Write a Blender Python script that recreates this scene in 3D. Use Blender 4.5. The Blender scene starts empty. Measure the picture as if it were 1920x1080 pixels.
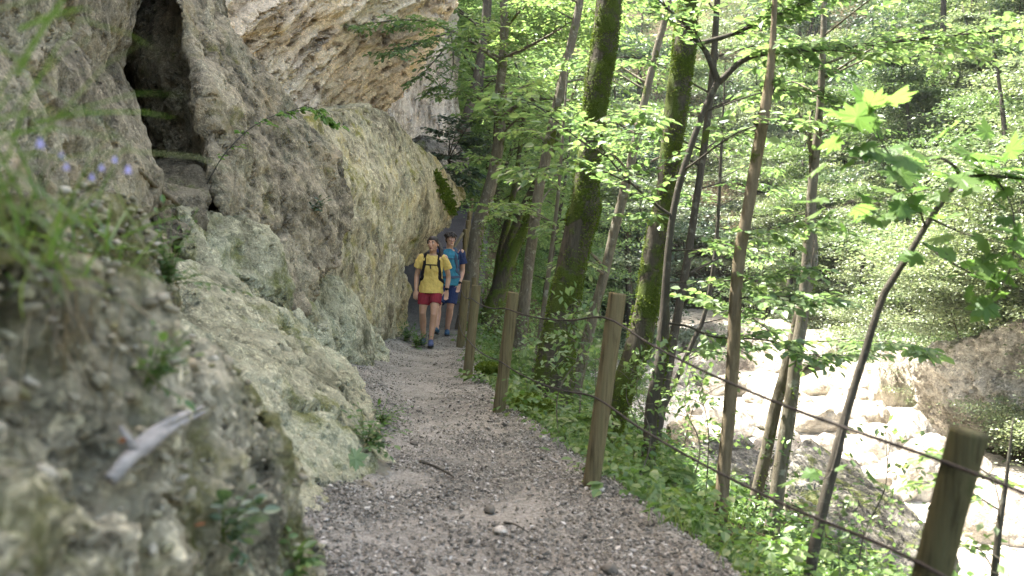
import bpy, bmesh, math, random
import numpy as np
from mathutils import Vector, Matrix
from mathutils.bvhtree import BVHTree
rng = np.random.default_rng(7)
random.seed(7)
S = bpy.context.scene
COL = S.collection
R_ = math.radians
# ------------------------------------------------------------------ camera frame
FPX, PITCH, ROLL = 1867.0, R_(1.2), R_(2.5)
CAM = np.array([0.0, 0.0, 1.3])
_F = np.array([0, math.cos(PITCH), -math.sin(PITCH)])
_R0 = np.array([1.0, 0, 0]); _U0 = np.array([0, math.sin(PITCH), math.cos(PITCH)])
_U = math.cos(ROLL) * _U0 - math.sin(ROLL) * _R0
_R = math.cos(ROLL) * _R0 + math.sin(ROLL) * _U0
def P(px, py, d):
    """world point seen d metres ahead at a measured direction of the photograph"""
    return CAM + _F * d + _R * ((px - 960) / FPX * d) - _U * ((py - 540) / FPX * d)
# ------------------------------------------------------------------ noise (vectorised)
def _h(ix, iy, iz, s):
    n = (ix.astype(np.int64) * 374761393 + iy.astype(np.int64) * 668265263 + iz.astype(np.int64) * 2147483647 + s * 1274126177) & 0xffffffff
    n = ((n ^ (n >> 13)) * 1274126177) & 0xffffffff
    n = (n ^ (n >> 16)) & 0xffffffff
    return n
def noise(p, seed=0):
    p = np.asarray(p, float); i = np.floor(p).astype(np.int64); f = p - i
    u = f * f * f * (f * (f * 6 - 15) + 10); out = np.zeros(len(p))
    for dx in (0, 1):
        for dy in (0, 1):
            for dz in (0, 1):
                h = _h(i[:, 0] + dx, i[:, 1] + dy, i[:, 2] + dz, seed)
                g = (np.stack([h & 1023, (h >> 10) & 1023, (h >> 20) & 1023], 1) / 511.5 - 1)
                d = f - np.array([dx, dy, dz])
                w = (u[:, 0] if dx else 1 - u[:, 0]) * (u[:, 1] if dy else 1 - u[:, 1]) * (u[:, 2] if dz else 1 - u[:, 2])
                out += w * (g * d).sum(1)
    return out
def fbm(p, octv=4, seed=0, gain=.5, lac=2.03):
    p = np.asarray(p, float); a, s = 1.0, np.zeros(len(p))
    for k in range(octv):
        s += a * noise(p, seed + k * 17); p = p * lac; a *= gain
    return s
# ------------------------------------------------------------------ objects
def tag(o, label=None, cat=None, group=None, kind=None):
    if label: o['label'] = label
    if cat: o['category'] = cat
    if group: o['group'] = group
    if kind: o['kind'] = kind
    return o
def empty(name, loc, label, cat, group=None):
    o = bpy.data.objects.new(name, None); o.empty_display_size = .2; COL.objects.link(o)
    o.location = Vector(loc); return tag(o, label, cat, group)
def link(name, me, mat, parent=None, loc=(0, 0, 0)):
    o = bpy.data.objects.new(name, me); COL.objects.link(o); o.location = Vector(loc)
    if parent is not None: o.parent = parent
    if mat is not None and not me.materials:
        for m in (mat if isinstance(mat, (list, tuple)) else [mat]): me.materials.append(m)
    return o
def mesh_np(name, V, faces_sizes, idx, smooth=False):
    me = bpy.data.meshes.new(name)
    V = np.asarray(V, np.float32); idx = np.asarray(idx, np.int32); fs = np.asarray(faces_sizes, np.int32)
    me.vertices.add(len(V)); me.vertices.foreach_set('co', V.ravel())
    me.loops.add(len(idx)); me.loops.foreach_set('vertex_index', idx)
    me.polygons.add(len(fs)); me.polygons.foreach_set('loop_start', np.concatenate([[0], np.cumsum(fs)[:-1]]).astype(np.int32))
    me.polygons.foreach_set('loop_total', fs)
    me.polygons.foreach_set('use_smooth', np.full(len(fs), smooth))
    me.update(calc_edges=True); me.validate(); return me
class MB:
    """gathers pieces of one mesh"""
    def __init__(s): s.V, s.F, s.I, s.n = [], [], [], 0
    def add(s, V, faces):
        s.V.append(np.asarray(V, float)); s.F += [len(f) for f in faces]
        for f in faces: s.I += [i + s.n for i in f]
        s.n += len(V)
    def addnp(s, V, fs, idx):
        s.V.append(V); s.F += list(fs); s.I += list(np.asarray(idx) + s.n); s.n += len(V)
    def mesh(s, name, org=(0, 0, 0), smooth=True):
        return mesh_np(name, np.concatenate(s.V) - np.asarray(org), s.F, s.I, smooth)
def crom(pts, n):
    """catmull-rom resample of an (N,k) array"""
    p = np.asarray(pts, float)
    if len(p) == 2: 
        t = np.linspace(0, 1, n)[:, None]; return p[0] * (1 - t) + p[1] * t
    q = np.vstack([2 * p[0] - p[1], p, 2 * p[-1] - p[-2]]); L = len(p) - 1
    t = np.linspace(0, L - 1e-6, n); i = t.astype(int); f = (t - i)[:, None]
    a, b, c, d = q[i], q[i + 1], q[i + 2], q[i + 3]
    return .5 * (2 * b + (c - a) * f + (2 * a - 5 * b + 4 * c - d) * f ** 2 + (3 * b - a - 3 * c + d) * f ** 3)
def tube(mb, pts, rad, seg=10, n=None, rough=0, fr=3.0, seed=0, flare=0):
    """round tube through pts with a radius per point, closed at both ends"""
    pts = np.asarray(pts, float); rad = np.broadcast_to(np.asarray(rad, float), (len(pts),))
    n = n or max(2, len(pts)); q = crom(np.column_stack([pts, rad]), n) if n != len(pts) or len(pts) > 2 else np.column_stack([pts, rad])
    C, r = q[:, :3], np.maximum(q[:, 3], .0004)
    T = np.gradient(C, axis=0); T /= np.linalg.norm(T, axis=1)[:, None] + 1e-9
    ref = np.array([0.31, 0.95, 0.05]) if abs(T[:, 2]).mean() > .7 else np.array([0, 0, 1.0])
    A = np.cross(T, ref); A /= np.linalg.norm(A, axis=1)[:, None] + 1e-9
    B = np.cross(T, A)
    th = np.linspace(0, 2 * math.pi, seg, endpoint=False)
    V = C[:, None] + r[:, None, None] * (np.cos(th)[None, :, None] * A[:, None] + np.sin(th)[None, :, None] * B[:, None])
    V = V.reshape(-1, 3)
    if rough:
        dirn = V - np.repeat(C, seg, 0); k = fbm(V * np.array([1, 1, .35]) * fr, 3, seed)
        V = V + dirn * (k * rough)[:, None]
    if flare:
        h = np.repeat(np.linspace(0, 1, n), seg); ang = np.tile(th, n); dirn = V - np.repeat(C, seg, 0)
        V = V + dirn * (flare * np.exp(-h * n / 5.) * (.6 + .4 * np.cos(ang * 4 + seed)))[:, None]
    i = np.arange(n - 1)[:, None] * seg + np.arange(seg)[None]; j = np.arange(n - 1)[:, None] * seg + (np.arange(seg)[None] + 1) % seg
    Q = np.stack([i, j, j + seg, i + seg], -1).reshape(-1, 4)
    V = np.vstack([V, C[:1], C[-1:]]); k0, k1 = n * seg, n * seg + 1
    a = np.arange(seg); b = (a + 1) % seg
    T0 = np.stack([b, a, np.full(seg, k0)], 1); T1 = np.stack([a + (n - 1) * seg, b + (n - 1) * seg, np.full(seg, k1)], 1)
    mb.addnp(V, [4] * len(Q) + [3] * (2 * seg), np.concatenate([Q.ravel(), T0.ravel(), T1.ravel()]))
    return C, r
# ------------------------------------------------------------------ leaves
BEECH = (np.array([[0, 0, 0], [0, 1, -.10], [-.27, .28, .05], [-.25, .66, .03], [.27, .28, .05], [.25, .66, .03]]), [[0, 1, 3, 2], [0, 4, 5, 1]])
QUADL = (np.array([[0, 0, 0], [-.3, .5, .05], [0, 1, -.06], [.3, .5, .05]]), [[0, 2, 1], [0, 3, 2]])
BLADE = (np.array([[-.012, 0, 0], [.012, 0, 0], [-.011, .4, .02], [.011, .4, .02], [-.007, .75, -.03], [.007, .75, -.03], [0, 1, -.14]]), [[0, 1, 3, 2], [2, 3, 5, 4], [4, 5, 6]])
def _maple():
    o = [(0, 0), (.16, -.06), (.38, -.10), (.30, .06), (.46, .10), (.66, .17), (.52, .27), (.56, .38), (.36, .40), (.47, .56), (.50, .76), (.34, .68), (.20, .62), (.21, .78), (.12, .86), (0, 1.06)]
    o = o + [(-x, y) for x, y in o[-2:0:-1]]
    V = [(x, y, .05 * math.cos(7 * x) - .12 * (x * x + (y - .35) ** 2)) for x, y in o] + [(0, .32, 0.02)]
    n = len(o); return np.array(V), [[i, (i + 1) % n, n] for i in range(n)]
MAPLE = _maple()
PEB = None
def leaves(mb, C, ax, nr, size, tpl=BEECH, wid=None):
    C = np.asarray(C, float).reshape(-1, 3); N = len(C)
    if N == 0: return
    ax = np.asarray(ax, float).reshape(-1, 3); ax = ax / (np.linalg.norm(ax, axis=1)[:, None] + 1e-9)
    nr = np.asarray(nr, float).reshape(-1, 3); si = np.cross(ax, nr); si /= np.linalg.norm(si, axis=1)[:, None] + 1e-9
    nr = np.cross(si, ax)
    T, F = tpl; size = np.broadcast_to(size, (N,)); w = size if wid is None else np.broadcast_to(wid, (N,))
    V = C[:, None] + (si[:, None] * T[None, :, :1]) * w[:, None, None] + (ax[:, None] * T[None, :, 1:2] + nr[:, None] * T[None, :, 2:3]) * size[:, None, None]
    k = len(T); base = np.array([i for f in F for i in f]); idx = (np.arange(N)[:, None] * k + base[None]).ravel()
    mb.addnp(V.reshape(-1, 3), [len(f) for f in F] * N, idx)
def unit(v): v = np.asarray(v, float); return v / (np.linalg.norm(v) + 1e-9)
def rnd(n, s=1.0): return rng.normal(size=(n, 3)) * s
# ------------------------------------------------------------------ materials
def mat(name):
    m = bpy.data.materials.new(name); m.use_nodes = True; nt = m.node_tree; nt.nodes.clear()
    out = nt.nodes.new('ShaderNodeOutputMaterial'); return m, nt, out
class N:
    """small node helper"""
    def __init__(s, nt): s.nt = nt
    def __call__(s, t, **kw):
        n = s.nt.nodes.new('ShaderNode' + t)
        for k, v in kw.items():
            if k.startswith('i_'):
                key = k[2:]; key = int(key) if key.isdigit() else key.replace('_', ' ')
                sock = n.inputs[key]
                if hasattr(v, 'is_linked') or isinstance(v, bpy.types.NodeSocket): s.nt.links.new(v, sock)
                else: sock.default_value = v
            else: setattr(n, k, v)
        return n
    def math(s, op, a, b=0.0, c=None, clamp=False):
        n = s.nt.nodes.new('ShaderNodeMath'); n.operation = op; n.use_clamp = clamp
        for i, v in enumerate((a, b) if c is None else (a, b, c)):
            if isinstance(v, bpy.types.NodeSocket): s.nt.links.new(v, n.inputs[i])
            else: n.inputs[i].default_value = v
        return n.outputs[0]
    def noise(s, vec, scale, detail=4, rough=.55, dist=0):
        n = s('TexNoise', i_Scale=scale, i_Detail=detail, i_Roughness=rough, i_Distortion=dist)
        if vec is not None: s.nt.links.new(vec, n.inputs['Vector'])
        return n.outputs['Fac']
    def ramp(s, fac, stops):
        n = s.nt.nodes.new('ShaderNodeValToRGB'); s.nt.links.new(fac, n.inputs[0]); e = n.color_ramp.elements
        while len(e) < len(stops): e.new(.5)
        for k, (p, c) in enumerate(stops):
            e[k].position = p; e[k].color = (*c, 1) if len(c) == 3 else c
        return n.outputs[0]
    def mix(s, fac, a, b, mode='MIX'):
        n = s.nt.nodes.new('ShaderNodeMix'); n.data_type = 'RGBA'; n.blend_type = mode
        for k, v in ((0, fac), (6, a), (7, b)):
            if isinstance(v, bpy.types.NodeSocket): s.nt.links.new(v, n.inputs[k])
            elif k == 0: n.inputs[0].default_value = v
            else: n.inputs[k].default_value = (*v, 1)
        return n.outputs[2]
    def smooth(s, x, lo, hi):
        n = s.nt.nodes.new('ShaderNodeMapRange'); n.interpolation_type = 'SMOOTHSTEP'
        s.nt.links.new(x, n.inputs[0]); n.inputs[1].default_value = lo; n.inputs[2].default_value = hi
        return n.outputs[0]
def principled(n, out, col, rough=.8, spec=.3, normal=None):
    b = n('BsdfPrincipled'); 
    for key, v in (('Base Color', col), ('Roughness', rough), ('Specular IOR Level', spec), ('Normal', normal)):
        if v is None: continue
        if isinstance(v, bpy.types.NodeSocket): n.nt.links.new(v, b.inputs[key])
        elif key == 'Base Color': b.inputs[key].default_value = (*v, 1)
        else: b.inputs[key].default_value = v
    n.nt.links.new(b.outputs[0], out.inputs[0]); return b
def leaf_mat(name, c0, c1, c2, trans=.45, gloss=.03, rough=.45):
    m, nt, out = mat(name); n = N(nt)
    g = n('NewGeometry'); ri = g.outputs['Random Per Island']
    col = n.ramp(ri, [(0, c0), (.5, c1), (1, c2)])
    oi = n('ObjectInfo').outputs['Random']
    col = n.mix(.55, col, n.ramp(oi, [(0, (.75, .8, .8)), (1, (1.2, 1.15, .8))]), 'MULTIPLY')
    d = n('BsdfDiffuse', i_Color=col); t = n('BsdfTranslucent', i_Color=n.mix(1.0, col, (1.28, 1.38, 1.1), "MULTIPLY"))
    a = n('MixShader', i_Fac=trans, i_1=d.outputs[0], i_2=t.outputs[0])
    gl = n('BsdfGlossy', i_Roughness=rough, i_Color=(.9, .95, 1, 1))
    b = n('MixShader', i_Fac=gloss, i_1=a.outputs[0], i_2=gl.outputs[0])
    nt.links.new(b.outputs[0], out.inputs[0]); return m
def rock_mat(name, dark, mid, light, peb=40., peb_h=.008, rough_h=.03, moss=.0, moss_col=(.07, .085, .02), ochre=0., ochre_col=(.42, .26, .08),
             stretch=None, speck=.6, pits=.5, lichen=0., nscale=6., stain=.6, gravel=0.):
    m, nt, out = mat(name); n = N(nt); m.displacement_method = 'BOTH'
    tc = n('TexCoord').outputs['Object']; v = tc
    if stretch:
        mp = n('Mapping', vector_type='TEXTURE', i_Rotation=stretch[0], i_Scale=stretch[1]); nt.links.new(tc, mp.inputs[0]); v = mp.outputs[0]
    big = n.noise(v, .75, 7, .62); med = n.noise(v, nscale, 12, .72); fine = n.noise(tc, 60, 8, .78)
    rg = n('TexNoise', i_Scale=nscale * .42, i_Detail=8.0, i_Roughness=.6); rg.noise_type = 'RIDGED_MULTIFRACTAL'; rg.normalize = True; nt.links.new(v, rg.inputs['Vector']); rg = rg.outputs['Fac']
    warp = n('VectorMath', operation='MULTIPLY_ADD'); nz = n('TexNoise', i_Scale=peb * .8, i_Detail=2.0); nt.links.new(tc, nz.inputs[0])
    nt.links.new(nz.outputs['Color'], warp.inputs[0]); warp.inputs[1].default_value = (.5 / peb,) * 3; nt.links.new(tc, warp.inputs[2])
    vo = n('TexVoronoi', i_Scale=peb, i_Randomness=1.0); nt.links.new(warp.outputs[0], vo.inputs['Vector'])
    vo2 = n('TexVoronoi', i_Scale=peb * 2.7, i_Randomness=1.0); nt.links.new(warp.outputs[0], vo2.inputs['Vector'])
    t = n.math('MULTIPLY_ADD', big, .75, n.math('MULTIPLY', med, .45))
    col = n.ramp(t, [(.50, dark), (.59, mid), (.72, light)])
    sp = n('SeparateColor', i_0=vo.outputs['Color']).outputs[0]; sp2 = n('SeparateColor', i_0=vo2.outputs['Color']).outputs[0]
    pebcol = n.ramp(n.math('MULTIPLY_ADD', sp, .5, n.math('MULTIPLY', sp2, .5)), [(.12, (.22, .21, .19)), (.42, (.85, .84, .81)), (.7, (1.25, 1.23, 1.18)), (.88, (2.3, 2.25, 2.1))])
    patch = n.smooth(n.noise(tc, 2.6, 5, .6), .38, .6)
    col = n.mix(n.math('MULTIPLY', n.math('MULTIPLY_ADD', patch, .6, .4), speck), col, pebcol, 'MULTIPLY')
    col = n.mix(n.math('MULTIPLY', n.smooth(fine, .54, .68), .4), col, light); col = n.mix(n.math('MULTIPLY', n.math('SUBTRACT', 1.0, n.smooth(fine, .34, .45)), .55), col, dark)
    if ochre:
        oc = n.smooth(n.noise(v, 1.5, 7, .68), .58 - .12 * ochre, .72 - .1 * ochre); col = n.mix(n.math('MULTIPLY', oc, .75), col, ochre_col)
    if lichen:
        lc = n.smooth(n.noise(tc, 1.3, 9, .72), .50, .60); col = n.mix(n.math('MULTIPLY', lc, lichen), col, n.mix(n.smooth(fine, .4, .6), (.20, .23, .15), (.40, .43, .32)))
    if stain:
        st = n.smooth(n.noise(v, 1.9, 10, .74), .535, .60); col = n.mix(n.math('MULTIPLY', st, stain), col, n.mix(n.smooth(fine, .4, .62), tuple(c * .35 for c in dark), mid))
    if moss:
        nzn = n('SeparateXYZ', i_0=n('NewGeometry').outputs['Normal']).outputs[2]
        mk = n.math('ADD', n.noise(tc, 1.7, 9, .74), n.math('MULTIPLY', nzn, .06))
        mk = n.smooth(mk, .64 - .16 * moss, .72 - .13 * moss); mcol = n.ramp(fine, [(.3, tuple(c * .5 for c in moss_col)), (.7, tuple(c * 1.7 for c in moss_col))])
        col = n.mix(n.math('MULTIPLY', mk, .85), col, mcol)
    principled(n, out, col, .92, .12)
    peb1 = n.math('MULTIPLY', n.math('SUBTRACT', 1.0, n.smooth(vo.outputs['Distance'], .0, .6)), n.math('MULTIPLY_ADD', sp, 1.4, -.4))
    peb2 = n.math('MULTIPLY', n.math('SUBTRACT', 1.0, n.smooth(vo2.outputs['Distance'], .0, .6)), n.math('MULTIPLY_ADD', sp2, 1.2, -.4))
    h = n.math('MULTIPLY', n.math('SUBTRACT', med, .5), rough_h * 2.2)
    h = n.math('ADD', h, n.math('MULTIPLY', n.math('SUBTRACT', rg, .4), rough_h * 1.0))
    h = n.math('ADD', h, n.math('MULTIPLY', peb1, peb_h)); h = n.math('ADD', h, n.math('MULTIPLY', peb2, peb_h * .5))
    h = n.math('ADD', h, n.math('MULTIPLY', fine, .012))
    if pits: h = n.math('SUBTRACT', h, n.math('MULTIPLY', n.smooth(n.noise(v, 5.5, 5, .65), .56, .68), rough_h * pits * 2.4))
    cw = n('VectorMath', operation='MULTIPLY_ADD'); cz = n('TexNoise', i_Scale=1.3, i_Detail=6.0, i_Roughness=.65); nt.links.new(v, cz.inputs[0]); nt.links.new(cz.outputs['Color'], cw.inputs[0]); cw.inputs[1].default_value = (.9, .9, .9); nt.links.new(v, cw.inputs[2])
    cv = n('TexVoronoi', feature='DISTANCE_TO_EDGE', i_Scale=.5); nt.links.new(cw.outputs[0], cv.inputs['Vector'])
    cr = n.math('MULTIPLY', n.math('SUBTRACT', 1.0, n.smooth(cv.outputs['Distance'], .0, .05)), n.smooth(n.noise(tc, .9, 3), .5, .62))
    h = n.math('SUBTRACT', h, n.math('MULTIPLY', cr, rough_h * 1.8))
    dp = n('Displacement', i_Height=h, i_Midlevel=0.0, i_Scale=1.0); nt.links.new(dp.outputs[0], out.inputs['Displacement'])
    return m
def simple_mat(name, c0, c1, scale=8., rough=.8, bump=.0, stretch=None, spec=.3, c2=None, bscale=None, detail=6):
    m, nt, out = mat(name); n = N(nt); v = n('TexCoord').outputs['Object']
    if stretch:
        mp = n('Mapping', i_Scale=stretch); nt.links.new(v, mp.inputs[0]); v = mp.outputs[0]
    f = n.noise(v, scale, detail, .6, .2)
    col = n.ramp(f, [(.32, c0), (.66, c1)] if c2 is None else [(.3, c0), (.5, c1), (.7, c2)])
    nm = None
    if bump:
        b = n('Bump', i_Strength=1.0, i_Distance=bump, i_Height=n.noise(v, bscale or scale * 2.5, 6, .65)); nm = b.outputs[0]
    principled(n, out, col, rough, spec, nm); return m
def bark_mat(name, c0, c1, moss=0., moss_col=(.075, .10, .015), lich=0.):
    m, nt, out = mat(name); n = N(nt); tc = n('TexCoord').outputs['Object']
    mp = n('Mapping', i_Scale=(1, 1, .22)); nt.links.new(tc, mp.inputs[0]); v = mp.outputs[0]
    f = n.noise(v, 30, 7, .7, .3); g = n.noise(tc, 5, 5, .6)
    col = n.ramp(f, [(.3, c0), (.7, c1)]); col = n.mix(n.smooth(g, .4, .7), col, n.mix(.5, c0, c1), 'MIX')
    if lich: col = n.mix(n.math('MULTIPLY', n.smooth(n.noise(tc, 9, 5, .7), .55, .66), lich), col, (.33, .34, .28))
    h = f
    if moss:
        mk = n.smooth(n.noise(tc, 3.2, 6, .65, .2), .66 - .3 * moss, .72 - .24 * moss)
        fz = n.noise(tc, 120, 4, .7); mc = n.ramp(fz, [(.3, tuple(c * .45 for c in moss_col)), (.7, tuple(c * 1.5 for c in moss_col))])
        col = n.mix(mk, col, mc); h = n.math('ADD', f, n.math('MULTIPLY', n.math('MULTIPLY', mk, fz), 1.5))
    b = n('Bump', i_Strength=1.0, i_Distance=.02, i_Height=h)
    principled(n, out, col, .9, .2, b.outputs[0]); return m
# ================================================================== SETTING
def itp(y, ys, xs): return np.interp(y, ys, xs)
def path_z(y): return itp(y, [-8, 0, 4, 6, 9, 12, 15.3, 17.4, 18.6, 24, 28, 36, 60], [-.02, -.02, -.01, .03, .02, 0, .06, .08, .14, 1.67, 2.8, 3.6, 4.5])
def fence_x(y): return itp(y, [-8, 2.75, 4.3, 5.9, 8.9, 11.6, 15.8, 20, 24, 28, 40, 80], [2.9, 1.25, .84, .47, -.12, -.53, -.83, -1.0, -1.15, -1.2, -2.2, -4])
def left_x(y): return itp(y, [-8, 4, 6.5, 9, 12, 15.5, 20, 28, 40], [-.75, -.85, -.95, -1.15, -1.6, -1.72, -2.3, -2.7, -3.4])
def right_x(y): return itp(y, [-10, 10, 20, 26, 33, 45, 70, 120], [10, 12, 14, 14.5, 15, 17.5, 20, 24])
def ground_z(x, y, rough=True):
    x = np.asarray(x, float); y = np.asarray(y, float)
    pz = path_z(y); e = fence_x(y) + .14; s = x - e
    near = np.clip((y - 17) / 8, 0, 1)
    dropz = np.where(s < 1.2, .5 * s, .6 + (.42 + .22 * np.clip((y - 11) / 10, 0, 1)) * (s - 1.2))
    z = np.where(s > 0, np.maximum(pz - np.where(s < .25, .5 * s, .125 + 1.5 * (s - .25)), np.minimum(pz, .05 - .02 * np.clip(y - 20, 0, 60)) - dropz), pz)
    nz = fbm(np.stack([x, y, 0 * x], -1).reshape(-1, 3) * .55, 4, 3).reshape(x.shape) if rough else 0
    z = z + np.where(s > .1, nz * np.clip(s, 0, 1) * .35, nz * .02)
    bed = -4.45 + (nz * .25 if rough else 0) + np.clip(y - 70, 0, 200) * .10
    z = np.maximum(z, bed)
    sr = x - right_x(y); z = np.where(sr > 0, np.maximum(z, bed + np.minimum(sr * 1.0, 14 + sr * .45)), z)
    lx = left_x(y); sl = lx - x
    rise = np.where(y > 29, np.clip((y - 29) / 4, 0, 1) * sl * 1.2, 0) + sl * .25
    z = np.where(sl > 0, pz + np.minimum(rise, 22), z)
    close = np.clip((y - 88) / 60, 0, 1); z = z + close * close * (3 - 2 * close) * 38
    return z
def grid_mesh(name, xs, ys, zf, smooth=True):
    X, Y = np.meshgrid(xs, ys); Z = zf(X, Y); V = np.stack([X, Y, Z], -1).reshape(-1, 3); w = len(xs); h = len(ys)
    i = (np.arange(h - 1)[:, None] * w + np.arange(w - 1)[None]).ravel()
    return mesh_np(name, V, [4] * len(i), np.stack([i, i + 1, i + 1 + w, i + w], -1).ravel(), smooth)
M = {}
# forest floor: leaf litter, soil and moss
m, nt, out = mat('forest_floor'); n = N(nt); tc = n('TexCoord').outputs['Object']
f = n.noise(tc, 3.5, 8, .7, .3); g = n.noise(tc, 40, 6, .7)
col = n.ramp(f, [(.3, (.028, .022, .014)), (.5, (.06, .046, .027)), (.62, (.045, .055, .016)), (.75, (.085, .07, .045))])
col = n.mix(n.math('MULTIPLY', n.smooth(g, .5, .7), .5), col, (.16, .13, .09))
principled(n, out, col, .95, .1, n('Bump', i_Strength=1., i_Distance=.05, i_Height=g).outputs[0]); M['floor'] = m
ys = np.concatenate([np.arange(-8, 30, .22), np.arange(30, 60, .7), np.arange(60, 190, 3)])
xs = np.concatenate([np.arange(-60, -4, 3.5), np.arange(-4, 14, .2), np.arange(14, 40, .8), np.arange(40, 110, 4)])
def gz_under(x, y):
    z = ground_z(x, y); inside = (x < fence_x(y) + .42) & (x > left_x(y) - .6) & (y < 33)
    return z - np.where(inside, .12, 0)
o = link('ground', grid_mesh('ground', xs, ys, gz_under), M['floor']); tag(o, 'leaf littered forest slope falling from the trail to the stream bed', 'ground', kind='structure')
# trail: trodden dirt with grit
m, nt, out = mat('trail_dirt'); n = N(nt); tc = n('TexCoord').outputs['Object']; m.displacement_method = 'BOTH'
big = n.noise(tc, .9, 5, .6, .4); med = n.noise(tc, 7, 7, .65); fin = n.noise(tc, 60, 6, .75)
vo = n('TexVoronoi', i_Scale=42., i_Randomness=1.); nt.links.new(tc, vo.inputs['Vector'])
vo2 = n('TexVoronoi', i_Scale=95., i_Randomness=1.); nt.links.new(tc, vo2.inputs['Vector'])
col = n.ramp(n.math('MULTIPLY_ADD', big, .6, n.math('MULTIPLY', med, .45)), [(.36, (.115, .107, .092)), (.52, (.185, .172, .148)), (.66, (.25, .232, .20))])
sp = n('SeparateColor', i_0=vo.outputs['Color']).outputs[0]; sp2 = n('SeparateColor', i_0=vo2.outputs['Color']).outputs[1]
col = n.mix(.65, col, n.ramp(n.math('MULTIPLY_ADD', sp, .4, n.math('MULTIPLY', sp2, .6)), [(.2, (.5, .5, .5)), (.5, (.95, .94, .92)), (.85, (1.5, 1.5, 1.5))]), 'MULTIPLY')
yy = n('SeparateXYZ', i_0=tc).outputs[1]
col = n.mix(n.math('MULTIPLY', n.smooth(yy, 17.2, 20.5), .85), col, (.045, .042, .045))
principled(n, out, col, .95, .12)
gm = n.smooth(big, .42, .58)
h = n.math('ADD', n.math('MULTIPLY', n.math('MULTIPLY', n.math('SUBTRACT', .6, vo.outputs['Distance']), sp), .010), n.math('ADD', n.math('MULTIPLY', med, .03), n.math('MULTIPLY', fin, .006)))
h = n.math('ADD', h, n.math('MULTIPLY', n.math('SUBTRACT', .6, vo2.outputs['Distance']), .003))
dp = n('Displacement', i_Height=h, i_Midlevel=0.02, i_Scale=1.0); nt.links.new(dp.outputs[0], out.inputs['Displacement']); M['trail'] = m
yt = np.concatenate([np.arange(-7, 2.5, .12), np.arange(2.5, 12, .025), np.arange(12, 18, .05), np.arange(18, 34, .12)]); tt = np.linspace(0, 1, 110)
Y, T = np.meshgrid(yt, tt, indexing='ij'); XL = left_x(Y) - .55; XR = fence_x(Y) + .50 + .12 * fbm(np.stack([Y, 0 * Y, 0 * Y], -1).reshape(-1, 3) * 1.7, 3, 9).reshape(Y.shape)
X = XL + (XR - XL) * T
Z = path_z(Y) + .035 * fbm(np.stack([X, Y, 0 * X], -1).reshape(-1, 3) * 1.3, 4, 5).reshape(X.shape)
Z += np.where(X < left_x(Y) + .25, (left_x(Y) + .25 - X) * .30, 0) - .03 * np.exp(-((T - .55) / .22) ** 2)
GZ = ground_z(X, Y) + .02 - .05 * np.clip((T - .93) / .07, 0, 1); kk = np.clip((X - fence_x(Y) - .05 - .06 * fbm(np.stack([X, Y, 0 * X], -1).reshape(-1, 3) * 2.5, 3, 77).reshape(X.shape)) / .18, 0, 1); kk = kk * kk * (3 - 2 * kk); Z = Z * (1 - kk) + np.minimum(GZ, Z + .05) * kk
TRZ = (yt, tt, X, Z)
def trail_z(x, y):
    j = np.clip(np.searchsorted(yt, y), 0, len(yt) - 1); t = np.clip((x - X[j, 0]) / (X[j, -1] - X[j, 0]), 0, 1)
    return Z[j, np.round(t * (len(tt) - 1)).astype(int)]
V = np.stack([X, Y, Z], -1).reshape(-1, 3); w = len(tt); i = (np.arange(len(yt) - 1)[:, None] * w + np.arange(w - 1)[None]).ravel()
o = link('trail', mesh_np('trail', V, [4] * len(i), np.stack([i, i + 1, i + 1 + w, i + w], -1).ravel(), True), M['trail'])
tag(o, 'narrow trodden dirt and gravel footpath running under the rock', 'footpath', kind='structure')
# stream bed
M['river_rock'] = rock_mat('river_rock', (0.275, 0.256, 0.225), (0.450, 0.419, 0.369), (0.575, 0.537, 0.481), peb=9., peb_h=.02, rough_h=.05, speck=.35, pits=.2, stain=.1)
M['river_boulder'] = rock_mat('river_boulder', (0.218, 0.192, 0.160), (0.397, 0.365, 0.314), (0.550, 0.512, 0.454), peb=18., peb_h=.012, rough_h=.05, speck=.5, pits=.3, nscale=4, stain=.25)
def bedz(x, y):
    p = np.stack([x, y, 0 * x], -1).reshape(-1, 3)
    return (-3.93 + np.clip(y - 70, 0, 200) * .10 + .28 * fbm(p * .4, 4, 21).reshape(x.shape) + .10 * fbm(p * 1.9, 3, 22).reshape(x.shape))
o = link('stream_bed', grid_mesh('stream_bed', np.arange(2, 24, .18), np.arange(5, 92, .3), bedz), M['river_rock']); tag(o, 'bleached rocky stream bed in full sun', 'stream bed', kind='structure')
m, nt, out = mat('water'); n = N(nt)
b = principled(n, out, (.42, .44, .40), .08, .5, n('Bump', i_Strength=.4, i_Distance=.05, i_Height=n.noise(n('TexCoord').outputs['Object'], 3, 4)).outputs[0]); M['water'] = m
o = link('water', grid_mesh('water', np.linspace(5, 17, 30), np.linspace(12, 70, 60), lambda x, y: 0 * x - 4.02), M['water']); tag(o, 'shallow pools left between the pale stream bed rocks', 'water', kind='structure')
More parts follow.
